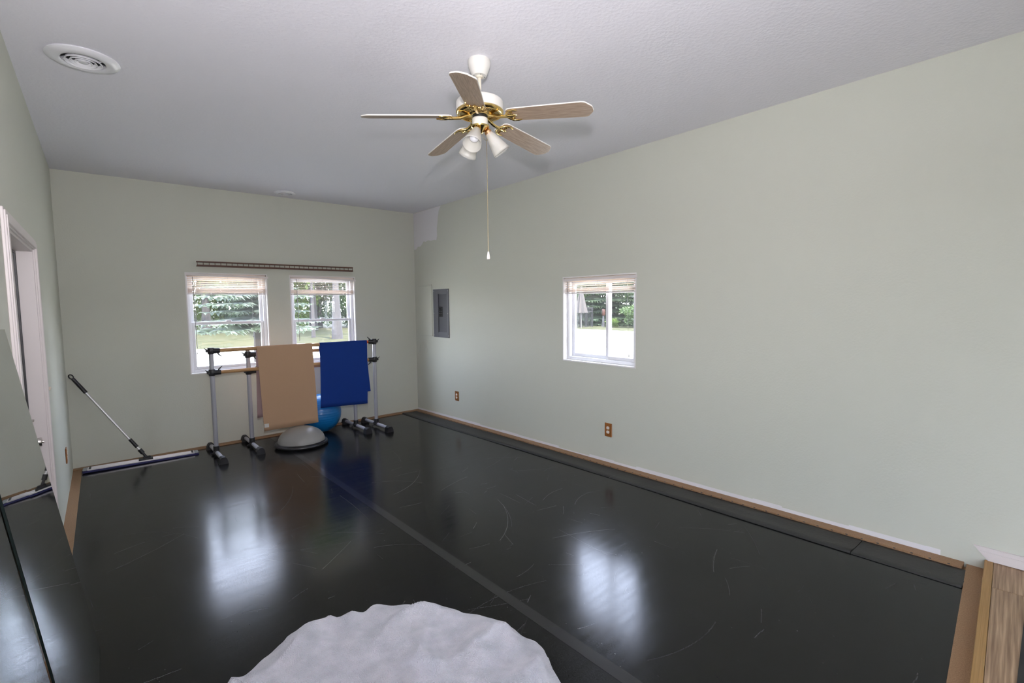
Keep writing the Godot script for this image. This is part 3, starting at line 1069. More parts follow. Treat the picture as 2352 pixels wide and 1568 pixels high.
func vent(label: String, at: Vector3, r: float) -> void:
	var t := thing("ceiling_vent", label, "vent", at, "round ceiling vents")
	var b := MB.new()
	b.lathe([Vector2(r * 0.98, 0.0), Vector2(r, -0.006), Vector2(r * 0.93, -0.014), Vector2(r * 0.80, -0.020), Vector2(r * 0.66, -0.021), Vector2(r * 0.60, -0.016), Vector2(r * 0.60, -0.002)], 48)
	part("outer_ring", b, mats.vinyl_white, t)
	b = MB.new()
	var q := r * 0.6
	b.span(Vector3(-q, 0.172, -q), Vector3(q, 0.176, q))
	for s in [-1, 1]:
		b.box(Vector3(s * (q - 0.002), 0.087, 0), Vector3(0.003, 0.17, q * 2.0))
		b.box(Vector3(0, 0.087, s * (q - 0.002)), Vector3(q * 2.0 - 0.008, 0.17, 0.003))
	part("duct", b, mats.galvanised, t)
	for cq in [0.47, 0.33, 0.2]:
		b = MB.new()
		b.lathe([Vector2(r * cq, -0.006), Vector2(r * (cq + 0.045), -0.022), Vector2(r * (cq + 0.03), -0.024), Vector2(r * (cq - 0.02), -0.009)], 40)
		part("cone_ring", b, mats.vinyl_white, t)
	b = MB.new()
	b.lathe([Vector2(r * 0.14, -0.012), Vector2(r * 0.13, -0.022), Vector2(0, -0.025)], 24)
	part("centre_button", b, mats.vinyl_white, t)
	for k in 4:
		b = MB.new()
		var an := k * PI / 2 + 0.5
		var d := Vector3(cos(an), 0, sin(an))
		b.tube([d * r * 0.1 + Vector3(0, -0.010, 0), d * r * 0.61 + Vector3(0, -0.010, 0)], 0.0025, 6)
		part("spoke", b, mats.vinyl_white, t)

# ---------------------------------------------------------------- ceiling fan
func make_fan() -> void:
	var ax := Vector3(-2.028, 0, 4.469)
	var t := thing("ceiling_fan", "white and brass five-blade ceiling fan with frosted glass shades and pull chain", "ceiling fan", ax)
	var b := MB.new()
	b.lathe([Vector2(0.0, 3.05), Vector2(0.062, 3.05), Vector2(0.0645, 3.045), Vector2(0.0645, 3.025), Vector2(0.062, 3.01), Vector2(0.052, 2.985), Vector2(0.044, 2.968), Vector2(0.040, 2.962), Vector2(0.018, 2.960)], 40)
	var can := part("canopy", b, mats.fan_white, t)
	b = MB.new()
	b.lathe([Vector2(0.022, 2.962), Vector2(0.020, 2.952), Vector2(0.010, 2.949)], 24)
	part("canopy_collar", b, mats.rod_cream, can)
	for k in 4:
		b = MB.new()
		var an := k * PI / 2 + 0.4
		b.lathe([Vector2(0.0028, 0), Vector2(0.0028, -0.0015), Vector2(0, -0.002)], 8, Transform3D(Basis.IDENTITY, Vector3(0.031 * cos(an), 2.9605, 0.031 * sin(an))))
		part("screw", b, mats.dark_screw, can)
	b = MB.new()
	b.lathe([Vector2(0.0105, 2.955), Vector2(0.0105, 2.84)], 16)
	part("downrod", b, mats.rod_cream, t)
	b = MB.new()
	b.lathe([Vector2(0.0, 2.834), Vector2(0.03, 2.834), Vector2(0.09, 2.832), Vector2(0.120, 2.828), Vector2(0.132, 2.820), Vector2(0.1365, 2.810), Vector2(0.1365, 2.769), Vector2(0.134, 2.762), Vector2(0.128, 2.759)], 56)
	part("motor_housing", b, mats.fan_white, t)
	b = MB.new()
	b.lathe([Vector2(0.1355, 2.766), Vector2(0.1385, 2.760), Vector2(0.136, 2.752), Vector2(0.128, 2.745), Vector2(0.121, 2.743), Vector2(0.115, 2.744), Vector2(0.115, 2.750)], 56)
	b.lathe([Vector2(0.074, 2.747), Vector2(0.066, 2.740), Vector2(0.056, 2.738), Vector2(0.046, 2.738)], 40)
	part("brass_ring", b, mats.brass, t)
	b = MB.new()
	b.lathe([Vector2(0.02, 2.757), Vector2(0.122, 2.757)], 40)
	part("motor_core", b, mats.motor_steel, t)
	b = MB.new()
	for k in 60:
		var an := TAU * k / 60
		b.box(Vector3(cos(an) * 0.093, 2.747, sin(an) * 0.093), Vector3(0.044, 0.006, 0.0042), 0.0, Basis(Vector3(0, 1, 0), -an))
	var fins := part("vent_fins", b, mats.brass, t)
	fins.set_meta("kind", "stuff")
	b = MB.new()
	b.lathe([Vector2(0.044, 2.742), Vector2(0.042, 2.722)], 32)
	part("hub", b, mats.black_plastic, t)

	# blades
	var o := PackedVector2Array()
	for q in [[0.172, -0.040], [0.186, -0.052], [0.21, -0.0565], [0.40, -0.062], [0.61, -0.0665], [0.624, -0.064], [0.634, -0.058], [0.660, -0.026], [0.664, -0.014], [0.664, 0.014], [0.660, 0.026], [0.634, 0.058], [0.624, 0.064], [0.61, 0.0665], [0.40, 0.062], [0.21, 0.0565], [0.186, 0.052], [0.172, 0.040]]:
		o.append(Vector2(q[0], q[1]))
	var inner := PackedVector2Array()
	for q in o:
		inner.append(Vector2(lerpf(0.42, q.x, 0.992), q.y * 0.972))
	var bm := MB.new()
	bm.plate(o, -0.003, 0.003)
	var blade_mesh := bm.mesh()
	bm = MB.new()
	bm.plate(inner, -0.0036, -0.0028)
	var veneer_mesh := bm.mesh()
	var br := MB.new()
	# arm from the hub out to the blade root, then a scrolled three-pronged foot under the blade
	br.tube([Vector3(0.055, 0.008, 0), Vector3(0.085, 0.002, 0), Vector3(0.115, -0.008, 0), Vector3(0.150, -0.010, 0), Vector3(0.178, -0.008, 0)], [0.010, 0.010, 0.0095, 0.009, 0.012], 10)
	for s in [-1, 1]:
		br.tube([Vector3(0.168, -0.008, 0.004 * s), Vector3(0.180, -0.008, 0.028 * s), Vector3(0.196, -0.0075, 0.046 * s), Vector3(0.225, -0.007, 0.050 * s), Vector3(0.246, -0.007, 0.046 * s)], [0.008, 0.007, 0.0065, 0.006, 0.0035], 8)
		br.tube([Vector3(0.196, -0.008, 0.044 * s), Vector3(0.206, -0.008, 0.030 * s), Vector3(0.200, -0.008, 0.018 * s), Vector3(0.212, -0.008, 0.008 * s), Vector3(0.232, -0.008, 0.0)], [0.004, 0.0042, 0.0045, 0.0042, 0.0035], 8)
		br.lathe([Vector2(0, -0.013), Vector2(0.006, -0.012), Vector2(0.007, -0.006)], 10, Transform3D(Basis(Vector3(1, 0, 0), 0.0), Vector3(0.206, 0.0, 0.030 * s)))
	br.tube([Vector3(0.178, -0.008, 0), Vector3(0.215, -0.009, 0)], [0.012, 0.006], 8)
	var bracket_mesh := br.mesh()
	for k in 5:
		var th := deg_to_rad(61.6 + 72.0 * k)
		var bas := Basis(Vector3(0, 1, 0), -th) * Basis(Vector3(1, 0, 0), deg_to_rad(-13.0))
		bas = Basis(Vector3(0, 1, 0), -th) * Basis(Vector3(0, 0, 1), deg_to_rad(-4.6)) * Basis(Vector3(1, 0, 0), deg_to_rad(-13.0))
		var xf := Transform3D(bas, Vector3(0, 2.737, 0))
		var bl := mpart("blade", blade_mesh, mats.fan_white, t, xf)
		mpart("veneer", veneer_mesh, mats.blade_veneer, bl)
		mpart("blade_bracket", bracket_mesh, mats.brass, t, Transform3D(Basis(Vector3(0, 1, 0), -th) * Basis(Vector3(0, 0, 1), deg_to_rad(-4.6)) * Basis(Vector3(1, 0, 0), deg_to_rad(-11.0)), Vector3(0, 2.737, 0)))
	# switch housing and light kit
	b = MB.new()
	b.lathe([Vector2(0.0, 2.728), Vector2(0.040, 2.728), Vector2(0.0455, 2.722), Vector2(0.0455, 2.684), Vector2(0.0, 2.684)], 36)
	part("switch_housing", b, mats.fan_white, t)
	b = MB.new()
	b.lathe([Vector2(0.046, 2.686), Vector2(0.054, 2.682), Vector2(0.052, 2.674), Vector2(0.036, 2.662), Vector2(0.022, 2.650), Vector2(0.012, 2.640), Vector2(0.0, 2.638)], 36)
	part("light_fitter", b, mats.brass, t)
	for az in [148.0, 28.0, 268.0]:
		var an := deg_to_rad(az)
		var out := Vector3(cos(an), 0, sin(an))
		var axis := (Vector3(0, -1, 0) * 0.80 + out * 0.60).normalized()
		var neck := Vector3(0, 2.655, 0) + out * 0.044
		var side := axis.cross(Vector3(0, 1, 0)).normalized()
		# lathe axis +y runs from the opening back to the neck
		var lx := Transform3D(Basis(side, -axis, side.cross(-axis)), neck)
		b = MB.new()
		b.tube([Vector3(0, 2.668, 0) + out * 0.02, Vector3(0, 2.668, 0) + out * 0.04, neck], 0.008, 10)
		b.lathe([Vector2(0.0, 0.012), Vector2(0.014, 0.010), Vector2(0.021, 0.002), Vector2(0.022, -0.020), Vector2(0.019, -0.022)], 24, lx)
		part("socket_cup", b, mats.copper if az == 28.0 else mats.brass, t)
		b = MB.new()
		var rows := []
		var prof := [[0.021, -0.010], [0.027, -0.030], [0.036, -0.062], [0.044, -0.095], [0.051, -0.125], [0.0545, -0.140], [0.0525, -0.140], [0.049, -0.125], [0.042, -0.095], [0.034, -0.062], [0.025, -0.030], [0.019, -0.010]]
		for q in prof.size():
			var row := []
			for s in 60:
				var a2 := TAU * s / 60
				var rr: float = prof[q][0]
				if q > 0 and q < 4:
					rr += 0.0007 * (1.0 if s % 2 else -1.0)
				row.append(lx * Vector3(rr * cos(a2), prof[q][1], rr * sin(a2)))
			rows.append(row)
		b.grid(rows, true, 1)
		part("glass_shade", b, mats.frosted_glass, t)
		b = MB.new()
		b.lathe([Vector2(0.0, -0.012), Vector2(0.012, -0.014), Vector2(0.013, -0.034), Vector2(0.020, -0.052), Vector2(0.0265, -0.068), Vector2(0.0275, -0.080), Vector2(0.023, -0.094), Vector2(0.012, -0.103), Vector2(0.0, -0.106)], 24, lx)
		part("bulb", b, mats.bulb_glass, t)
	# pull chain on the right of the housing
	var cx := Vector3(0.040, 0, 0.026) * 0.80
	b = MB.new()
	b.tube([cx * 1.3 + Vector3(0, 2.70, 0), cx * 1.35 + Vector3(0, 2.66, 0), cx + Vector3(0, 2.60, 0), cx + Vector3(0, 1.962, 0)], 0.0018, 6)
	part("pull_chain", b, mats.chain, t)
	b = MB.new()
	b.lathe([Vector2(0, 1.966), Vector2(0.0045, 1.964), Vector2(0.0095, 1.938), Vector2(0.0105, 1.926), Vector2(0.008, 1.920), Vector2(0, 1.918)], 16, Transform3D(Basis.IDENTITY, cx))
	part("pull_knob", b, mats.ivory, t)
	# short coiled chain under the fitter
	b = MB.new()
	b.tube([Vector3(0.01, 2.64, 0.012), Vector3(0.012, 2.615, 0.015), Vector3(0.026, 2.60, 0.024), Vector3(0.042, 2.612, 0.022)], 0.0014, 6)
	part("spare_chain", b, mats.chain, t)

# ---------------------------------------------------------------- barres, mats, balls, mop
func clamp_at(parent: Node3D, p: Vector3, toward: Vector3, lever_up: float) -> void:
	var b := MB.new()
	b.lathe([Vector2(0.0, 0.036), Vector2(0.030, 0.036), Vector2(0.033, 0.030), Vector2(0.033, -0.026), Vector2(0.028, -0.036), Vector2(0.0, -0.036)], 18, Transform3D(Basis.IDENTITY, p))
	b.tube([p + toward * 0.012, p + toward * 0.085], [0.032, 0.0285], 16)
	b.box(p - toward * 0.034, Vector3(0.03, 0.03, 0.045), 0.006)
	var c := part("clamp", b, mats.black_plastic, parent)
	b = MB.new()
	b.tube([p + toward * 0.062 + Vector3(0, 0.026 * lever_up, 0.012), p + toward * 0.075 + Vector3(0, 0.045 * lever_up, 0.014), p + toward * 0.10 + Vector3(0, 0.068 * lever_up, 0.012)], [0.008, 0.007, 0.003], 8)
	part("clamp_lever", b, mats.black_plastic, c)
	b = MB.new()
	b.tube([p - toward * 0.03 + Vector3(0, 0.012, 0.012), p - toward * 0.052 + Vector3(0, 0.020, 0.016), p - toward * 0.066 + Vector3(0, 0.034, 0.014)], [0.008, 0.006, 0.003], 8)
	part("clamp_lever", b, mats.black_plastic, c)

func barre(label: String, xl: float, zl: float, xr: float, zr: float, y_top: float, y_low: float, post_top: float, zspan: float) -> void:
	var t := thing("ballet_barre", label, "barre", Vector3.ZERO, "freestanding ballet barres")
	for e in 2:
		var x := xl if e == 0 else xr
		var z := zl if e == 0 else zr
		var g := fy(x, z)
		var toward := (Vector3(xr, 0, zr) - Vector3(xl, 0, zl)).normalized() * (1.0 if e == 0 else -1.0)
		var b := MB.new()
		b.tube([Vector3(x, g + 0.06, z), Vector3(x, post_top, z)], 0.0235, 20)
		part("post", b, mats.post_silver, t)
		b = MB.new()
		var za := z - zspan * 0.5
		var zb := z + zspan * 0.5
		b.tube([Vector3(x, fy(x, za) + 0.046, za + 0.05), Vector3(x, fy(x, zb) + 0.046, zb - 0.05)], 0.0215, 18)
		var base := part("base_tube", b, mats.post_silver, t)
		b = MB.new()
		b.tube([Vector3(x, g + 0.046, z - 0.045), Vector3(x, g + 0.046, z + 0.045)], 0.029, 16)
		b.lathe([Vector2(0.031, 0.115), Vector2(0.031, 0.030), Vector2(0.0, 0.030)], 16, Transform3D(Basis.IDENTITY, Vector3(x, g, z)))
		b.lathe([Vector2(0.0, 0.116), Vector2(0.031, 0.115)], 16, Transform3D(Basis.IDENTITY, Vector3(x, g, z)))
		b.tube([Vector3(x - 0.02, g + 0.02, z - 0.05), Vector3(x - 0.04, g + 0.008, z - 0.06)], 0.012, 8)
		part("base_joint", b, mats.black_plastic, t)
		for s in [-1, 1]:
			b = MB.new()
			var ze := za if s < 0 else zb
			var gz := fy(x, ze)
			# rubber foot: wide at the floor, rounded on top
			var prof := PackedVector2Array([Vector2(-0.044, 0.0), Vector2(-0.040, 0.030), Vector2(-0.030, 0.060), Vector2(-0.014, 0.074), Vector2(0.014, 0.074), Vector2(0.030, 0.060), Vector2(0.040, 0.030), Vector2(0.044, 0.0)])
			var fx := Transform3D(Basis(Vector3(1, 0, 0), Vector3(0, 0, 1), Vector3(0, 1, 0)), Vector3(x, gz, ze - s * 0.085 if s > 0 else ze))
			b.plate(prof, 0.0, 0.085, fx)
			part("rubber_foot", b, mats.rubber, base)
		clamp_at(t, Vector3(x, y_top, z), toward, -1.0 if e == 0 else 1.0)
		clamp_at(t, Vector3(x, y_low, z), toward, 1.0 if e == 0 else -1.0)
	for y in [y_top, y_low]:
		var L := Vector2(xr - xl, zr - zl).length()
		var b := MB.new()
		b.tube([Vector3(0.03, 0, 0), Vector3(L - 0.03, 0, 0)], 0.0205, 18)
		var o := part("rail", b, mats.barre_wood, t)
		o.position = Vector3(xl, y, zl)
		o.rotation.y = -atan2(zr - zl, xr - xl)
		if y == y_top and y_top > 1.14:
			b = MB.new()
			b.tube([Vector3(L - 0.125, 0, 0), Vector3(L - 0.085, 0, 0)], 0.0212, 18)
			part("tape_band", b, mats.orange_tape, o)

func draped_mat(label: String, rail0: Vector3, rail1: Vector3, s0: float, s1: float, y_front: Array, y_back: Array, shift_front: Array, shift_back: Array, gap: float, m: Material, lining: Material, tagged: bool) -> void:
	# a sheet over a rail: s0..s1 along the rail, front hem heights at the two ends, sideways drift of the hems
	var t := thing("yoga_mat", label, "yoga mat", Vector3.ZERO, "yoga mats hung over the barre")
	var along := (rail1 - rail0).normalized()
	var out := Vector3(0, 1, 0).cross(along).normalized() * -1.0
	if out.z < 0:
		out = -out
	var th := 0.004
	for layer in 2:
		var b := MB.new()
		var rr := 0.0212 + (th * 0.5 if layer == 1 else 0.0)
		var rt := 0.0212 + (th if layer == 1 else th * 0.5)
		var inner := []
		var outer := []
		var nx := 12
		for i in nx + 1:
			var f := float(i) / nx
			var yf := lerpf(y_front[0], y_front[1], f)
			var yb := lerpf(y_back[0], y_back[1], f)
			var base := rail0 + along * lerpf(s0, s1, f)
			var a := []
			var c := []
			for j in 41:
				var p: Vector3
				var n: Vector3
				if j < 14:
					var u := 1.0 - j / 14.0
					var yy := lerpf(base.y, yb, u)
					var bow := 0.010 * sin(u * 2.6)
					p = Vector3(base.x, yy, base.z) - out * (0.0 + bow + gap * u) + along * lerpf(shift_back[0], shift_back[1], f) * u
					n = -out
				elif j < 27:
					var an := PI * (j - 14) / 12.0
					n = -out * cos(an) + Vector3.UP * sin(an)
					p = base
				else:
					var u := (j - 26) / 14.0
					var yy := lerpf(base.y, yf, u)
					var bow := 0.012 * sin(u * 2.8)
					p = Vector3(base.x, yy, base.z) + out * (bow + 0.005 * sin(f * 5.0 + u * 3.0) * u) + along * lerpf(shift_front[0], shift_front[1], f) * u
					n = out
				a.append(p + n * rr)
				c.append(p + n * rt)
			inner.append(a)
			outer.append(c)
		var rows := []
		for i in nx + 1:
			var ring: Array = outer[i].duplicate()
			var back: Array = inner[i].duplicate()
			back.reverse()
			ring.append_array(back)
			rows.append(ring)
		b.grid(rows, true, 1)
		# close the two side edges
		for e in [0, nx]:
			for j in 40:
				b.quad_out(outer[e][j], outer[e][j + 1], inner[e][j + 1], inner[e][j], outer[nx / 2][j])
		part("top_face" if layer == 1 else "underside", b, m if layer == 1 else lining, t)
		if layer == 1 and tagged:
			var q := MB.new()
			var pa: Vector3 = outer[0][39]
			q.box(pa + along * 0.03 + out * 0.002 + Vector3(0, -0.005, 0), Vector3(0.05, 0.045, 0.002), 0.0005)
			part("label_tag", q, mats.tag_white, t)

func make_equipment() -> void:
	var a0 := Vector3(-2.855, 1.168, 0.545)
	var a1 := Vector3(-0.972, 1.168, 0.60)
	barre("longer freestanding ballet barre with two wooden rails, draped with mats", a0.x, a0.z, a1.x, a1.z, 1.168, 0.927, 1.165, 0.84)
	barre("shorter lower freestanding ballet barre standing inside the longer one", -2.470, 0.445, -1.206, 0.47, 1.090, 0.893, 1.165, 0.84)
	draped_mat("brown speckled yoga mat hung over the barre, pink underside", a0, a1, 0.455, 1.075, [0.185, 0.197], [0.345, 0.36], [0.035, 0.035], [-0.02, -0.02], 0.0, mats.mat_brown, mats.mat_pink, true)
	draped_mat("dark blue yoga mat hung over the barre", a0, a1, 1.168, 1.777, [0.37, 0.348], [0.47, 0.50], [-0.022, -0.022], [0.05, 0.05], 0.0, mats.mat_blue, mats.mat_blue, false)

	# exercise ball
	var r := 0.252
	var b := MB.new()
	var prof := []
	for i in 97:
		var an := PI * i / 96
		var rr := r + 0.0012 * sin(an * 48.0) * sin(an)
		prof.append(Vector2(maxf(0.0, rr * sin(an)), rr * cos(an)))
	prof[0].x = 0.0
	prof[96].x = 0.0
	b.lathe(prof, 64)
	var t := thing("exercise_ball", "shiny blue exercise ball on the floor behind the mats", "ball", Vector3(-1.60, fy(-1.60, 0.285) + r - 0.001, 0.285))
	part("ball_skin", b, mats.ball_blue, t)
	b = MB.new()
	b.lathe([Vector2(0.0, 0.003), Vector2(0.006, 0.002), Vector2(0.007, -0.003)], 12, Transform3D(Basis(Vector3(1, 0, 0), -2.2), Vector3(0, -0.148, -0.2035)))
	part("plug", b, mats.tag_white, t)

	# balance dome
	var c := Vector3(-2.005, fy(-2.005, 0.775), 0.775)
	t = thing("balance_dome", "grey half-ball balance trainer on a black base", "balance trainer", c)
	b = MB.new()
	b.lathe([Vector2(0.0, 0.042), Vector2(0.25, 0.044), Vector2(0.283, 0.046), Vector2(0.294, 0.040), Vector2(0.298, 0.028), Vector2(0.290, 0.014), Vector2(0.268, 0.004), Vector2(0.25, 0.0), Vector2(0.0, 0.0)], 64)
	part("platform", b, mats.black_plastic, t)
	b = MB.new()
	prof = [Vector2(0.0, 0.225)]
	for i in range(1, 61):
		var u := i / 60.0
		var an := u * PI * 0.5
		var rr := 0.262 * sin(an)
		var ridge := 0.0016 * sin(u * 60.0 * PI) if u > 0.62 else 0.0
		prof.append(Vector2(rr + ridge, 0.042 + 0.183 * pow(cos(an), 0.92) if i < 60 else 0.042))
	b.lathe(prof, 64)
	part("dome", b, mats.dome_grey, t)
	b = MB.new()
	b.lathe([Vector2(0.268, 0.054), Vector2(0.275, 0.050), Vector2(0.275, 0.044)], 64)
	b.lathe([Vector2(0.258, 0.056), Vector2(0.268, 0.054)], 64)
	part("clamp_ring", b, mats.black_plastic, t)

	make_mop()

func make_mop() -> void:
	var ang := atan2(0.03, 1.0)
	var c := Vector3(-3.495, fy(-3.495, 0.225), 0.225)
	var t := thing("floor_mop", "wide flat floor mop leaning in the corner, silver handle and blue pad", "mop", c)
	var bas := Basis(Vector3(0, 1, 0), -0.045)
	var b := MB.new()
	b.box(Vector3(0, 0.010, 0.0), Vector3(1.01, 0.020, 0.145), 0.009, bas)
	part("microfibre_pad", b, mats.mop_pad, t, "dark blue pad")
	b = MB.new()
	b.box(Vector3(0, 0.0245, -0.002), Vector3(0.93, 0.009, 0.108), 0.002, bas)
	for s in [-0.048, -0.016, 0.016, 0.048]:
		b.box(bas * Vector3(0, 0.031, s), Vector3(0.93, 0.006, 0.006), 0.001, bas)
	part("head_plate", b, mats.aluminium, t)
	for s in [-1, 1]:
		b = MB.new()
		b.box(bas * Vector3(s * 0.483, 0.026, -0.002), Vector3(0.04, 0.016, 0.10), 0.007, bas)
		part("end_cap", b, mats.mop_cap, t)
		b = MB.new()
		b.box(bas * Vector3(s * 0.445, 0.032, -0.002), Vector3(0.018, 0.010, 0.09), 0.002, bas)
		part("end_clip", b, mats.black_plastic, t)
	b = MB.new()
	b.box(bas * Vector3(0.02, 0.036, -0.002), Vector3(0.125, 0.018, 0.085), 0.004, bas)
	b.box(bas * Vector3(0.03, 0.052, -0.002), Vector3(0.07, 0.026, 0.04), 0.006, bas)
	part("joint_block", b, mats.black_plastic, t)
	var p0 := Vector3(0.025, 0.056, -0.004)
	var p1 := Vector3(-4.05, 0.968, 0.03) - c
	var d := (p1 - p0)
	b = MB.new()
	b.tube([p0, p0 + d * 0.045], [0.014, 0.012], 12)
	b.tube([p0 + d * 0.045, p0 + d * 0.095], [0.020, 0.021], 14)
	part("swivel", b, mats.black_plastic, t)
	b = MB.new()
	b.tube([p0 + d * 0.09, p0 + d * 0.86], 0.0115, 14)
	part("handle_tube", b, mats.aluminium, t)
	b = MB.new()
	b.tube([p0 + d * 0.125, p0 + d * 0.225], [0.0175, 0.0165], 14)
	part("handle_lock", b, mats.black_plastic, t)
	b = MB.new()
	b.tube([p0 + d * 0.79, p0 + d * 0.85, p0 + d * 0.955], [0.0175, 0.0180, 0.0165], 14)
	var side := d.normalized().cross(Vector3(0, 0, 1)).normalized()
	var hc := p0 + d * 0.977
	var ring := []
	for k in 17:
		var an := TAU * k / 16
		ring.append(hc + d.normalized() * 0.024 * cos(an) + side * 0.016 * sin(an))
	b.tube(ring, 0.0062, 8, false)
	part("grip", b, mats.black_plastic, t)

# ---------------------------------------------------------------- mirrors and blanket
func mirror(label: String, q: Array) -> void:
	# q: far bottom, near bottom, near top, far top
	var t := thing("leaning_mirror", label, "mirror", Vector3.ZERO, "frameless mirrors leaning on the left wall")
	var n: Vector3 = (q[3] - q[0]).cross(q[1] - q[0]).normalized()
	if n.x < 0:
		n = -n
	var b := MB.new()
	var mid: Vector3 = (q[0] + q[1] + q[2] + q[3]) * 0.25 - n * 0.003
	var back := []
	for v in q:
		back.append(v - n * 0.006)
	for k in 4:
		b.quad_out(q[k], q[(k + 1) % 4], back[(k + 1) % 4], back[k], mid)
	b.quad_out(back[0], back[1], back[2], back[3], mid)
	part("glass_backing", b, mats.mirror_edge, t)
	b = MB.new()
	b.quad_out(q[0] + n * 0.0004, q[1] + n * 0.0004, q[2] + n * 0.0004, q[3] + n * 0.0004, mid)
	part("mirror_face", b, mats.mirror, t)

func make_mirrors() -> void:
	var yb := func(x, z): return fy(x, z) + 0.001
	mirror("tall frameless mirror leaning on the left wall, the one nearer the white door", [
		Vector3(-3.866, yb.call(-3.866, 3.84), 3.84), Vector3(-3.885, yb.call(-3.885, 4.84), 4.84), Vector3(-4.062, 1.60, 4.985), Vector3(-4.066, 1.575, 4.07)])
	mirror("tall frameless mirror leaning on the left wall, the one farther from the white door", [
		Vector3(-3.886, yb.call(-3.886, 4.905), 4.905), Vector3(-3.89, yb.call(-3.89, 5.87), 5.87), Vector3(-4.062, 1.60, 5.99), Vector3(-4.062, 1.60, 5.035)])

func make_blanket() -> void:
	var c := Vector2(-3.239, 5.56)
	var floor_y := fy(c.x, c.y)
	# rim radii read round the visible edge
	var angs := [-180.0, -150.0, -132.0, -115.0, -107.0, -98.0, -91.0, -84.0, -76.0, -71.0, -66.0, -60.0, -52.0, -46.0, -43.0, -39.0, -33.0, -29.0, -22.0, -16.0, -10.0, -1.0, 5.0, 8.0, 13.0, 17.0, 40.0, 80.0, 120.0, 150.0, 180.0]
	var rads := [0.57, 0.56, 0.553, 0.555, 0.571, 0.595, 0.618, 0.593, 0.567, 0.562, 0.588, 0.583, 0.589, 0.564, 0.558, 0.575, 0.575, 0.566, 0.582, 0.586, 0.583, 0.577, 0.594, 0.595, 0.584, 0.57, 0.58, 0.57, 0.58, 0.56, 0.57]
	var nz := FastNoiseLite.new()
	nz.seed = 3
	nz.frequency = 1.7
	nz.fractal_octaves = 3
	var ridge := FastNoiseLite.new()
	ridge.seed = 9
	ridge.frequency = 1.9
	ridge.fractal_type = FastNoiseLite.FRACTAL_RIDGED
	ridge.fractal_octaves = 2
	var na := 320
	var rows := []
	var nr := 60
	var ns := 26
	for i in nr + ns + 1:
		var row := []
		for k in na:
			var an := -PI + TAU * k / na
			var deg := rad_to_deg(an)
			var j := 0
			while j < angs.size() - 2 and deg > angs[j + 1]:
				j += 1
			var f := clampf((deg - angs[j]) / (angs[j + 1] - angs[j]), 0.0, 1.0)
			f = f * f * (3.0 - 2.0 * f)
			var R := lerpf(rads[j], rads[j + 1], f)
			var rr: float
			var y: float
			if i <= nr:
				var u := float(i) / nr
				rr = (R - 0.012) * u
				var edge := clampf((u - 0.82) / 0.18, 0.0, 1.0)
				y = 0.415 - 0.035 * edge * edge
			else:
				var v := float(i - nr) / ns
				# the skirt: falls away, spreading in hanging folds
				var fold := sin(an * 13.0 + 1.2 * sin(an * 3.0)) * 0.5 + 0.35 * sin(an * 29.0 + 2.0)
				rr = R - 0.012 + 0.020 * sin(minf(v * 8.0, PI * 0.5)) + v * (0.035 + 0.035 * fold) - 0.05 * v * v
				y = lerpf(0.38, 0.0, pow(v, 0.92))
			var p := Vector3(c.x + rr * cos(an), 0, c.y + rr * sin(an))
			if i <= nr:
				var u := float(i) / nr
				var amt := smoothstep(1.0, 0.90, u)
				y += (0.016 * nz.get_noise_2d(p.x * 1.5, p.z * 1.5) + 0.05 * pow(maxf(0.0, ridge.get_noise_2d(p.x + 0.15 * nz.get_noise_2d(p.z * 1.2, p.x), p.z) * 0.5 + 0.5), 3.0)) * (0.15 + 0.85 * amt)
				# radial creases drawn towards the rim
				y += 0.005 * sin(an * 17.0 + 2.0 * sin(an * 5.0)) * smoothstep(0.35, 0.95, u) * (0.4 + 0.6 * amt)
			p.y = fy(p.x, p.z) + y + 0.002
			row.append(p)
		rows.append(row)
	var b := MB.new()
	rows.reverse()
	b.grid(rows, true, 1)
	one("fleece_blanket", b, mats.fleece, "pale grey fleece blanket draped over a low round mound on the black floor", "blanket")

func make_rug() -> void:
	var b := MB.new(); b.warp = true
	var o := PackedVector2Array()
	for x in [-0.25, -2.4]:
		o.append(Vector2(x, 6.667 - 0.03 * x))
	for x in [-2.4, -0.25]:
		o.append(Vector2(x, 7.6 - 0.03 * x))
	b.plate(o, 0.0605, 0.068)
	one("door_mat", b, mats.rubber, "black rubber mat lying on the wood planks", "mat")

# ---------------------------------------------------------------- outdoors
func leaf_cloud(sd: int, n: int, size: float, ry: float, hollow := 0.55) -> ArrayMesh:
	# many small bent leaves spread through a crown of radius 1 and half-height ry
	rng.seed = sd
	var b := MB.new()
	for i in n:
		var d := Vector3(rng.randfn(), rng.randfn(), rng.randfn()).normalized()
		var r := pow(rng.randf_range(hollow * hollow * hollow, 1.0), 0.34) * (0.82 + 0.18 * sin(d.x * 5.0 + sd) * sin(d.z * 4.0) + 0.15 * sin(d.y * 7.0))
		var p := Vector3(d.x * r, d.y * r * ry, d.z * r)
		var s := size * rng.randf_range(0.6, 1.3)
		var u := Vector3(rng.randfn(), rng.randfn() * 0.5, rng.randfn()).normalized()
		var w := u.cross(Vector3(rng.randfn(), rng.randfn(), rng.randfn())).normalized()
		var nn := u.cross(w) * s * 0.25
		b.tri(p - u * s, p + w * s * 0.6 + nn, p + u * s)
		b.tri(p - u * s, p + u * s, p - w * s * 0.6 + nn)
	return b.mesh()

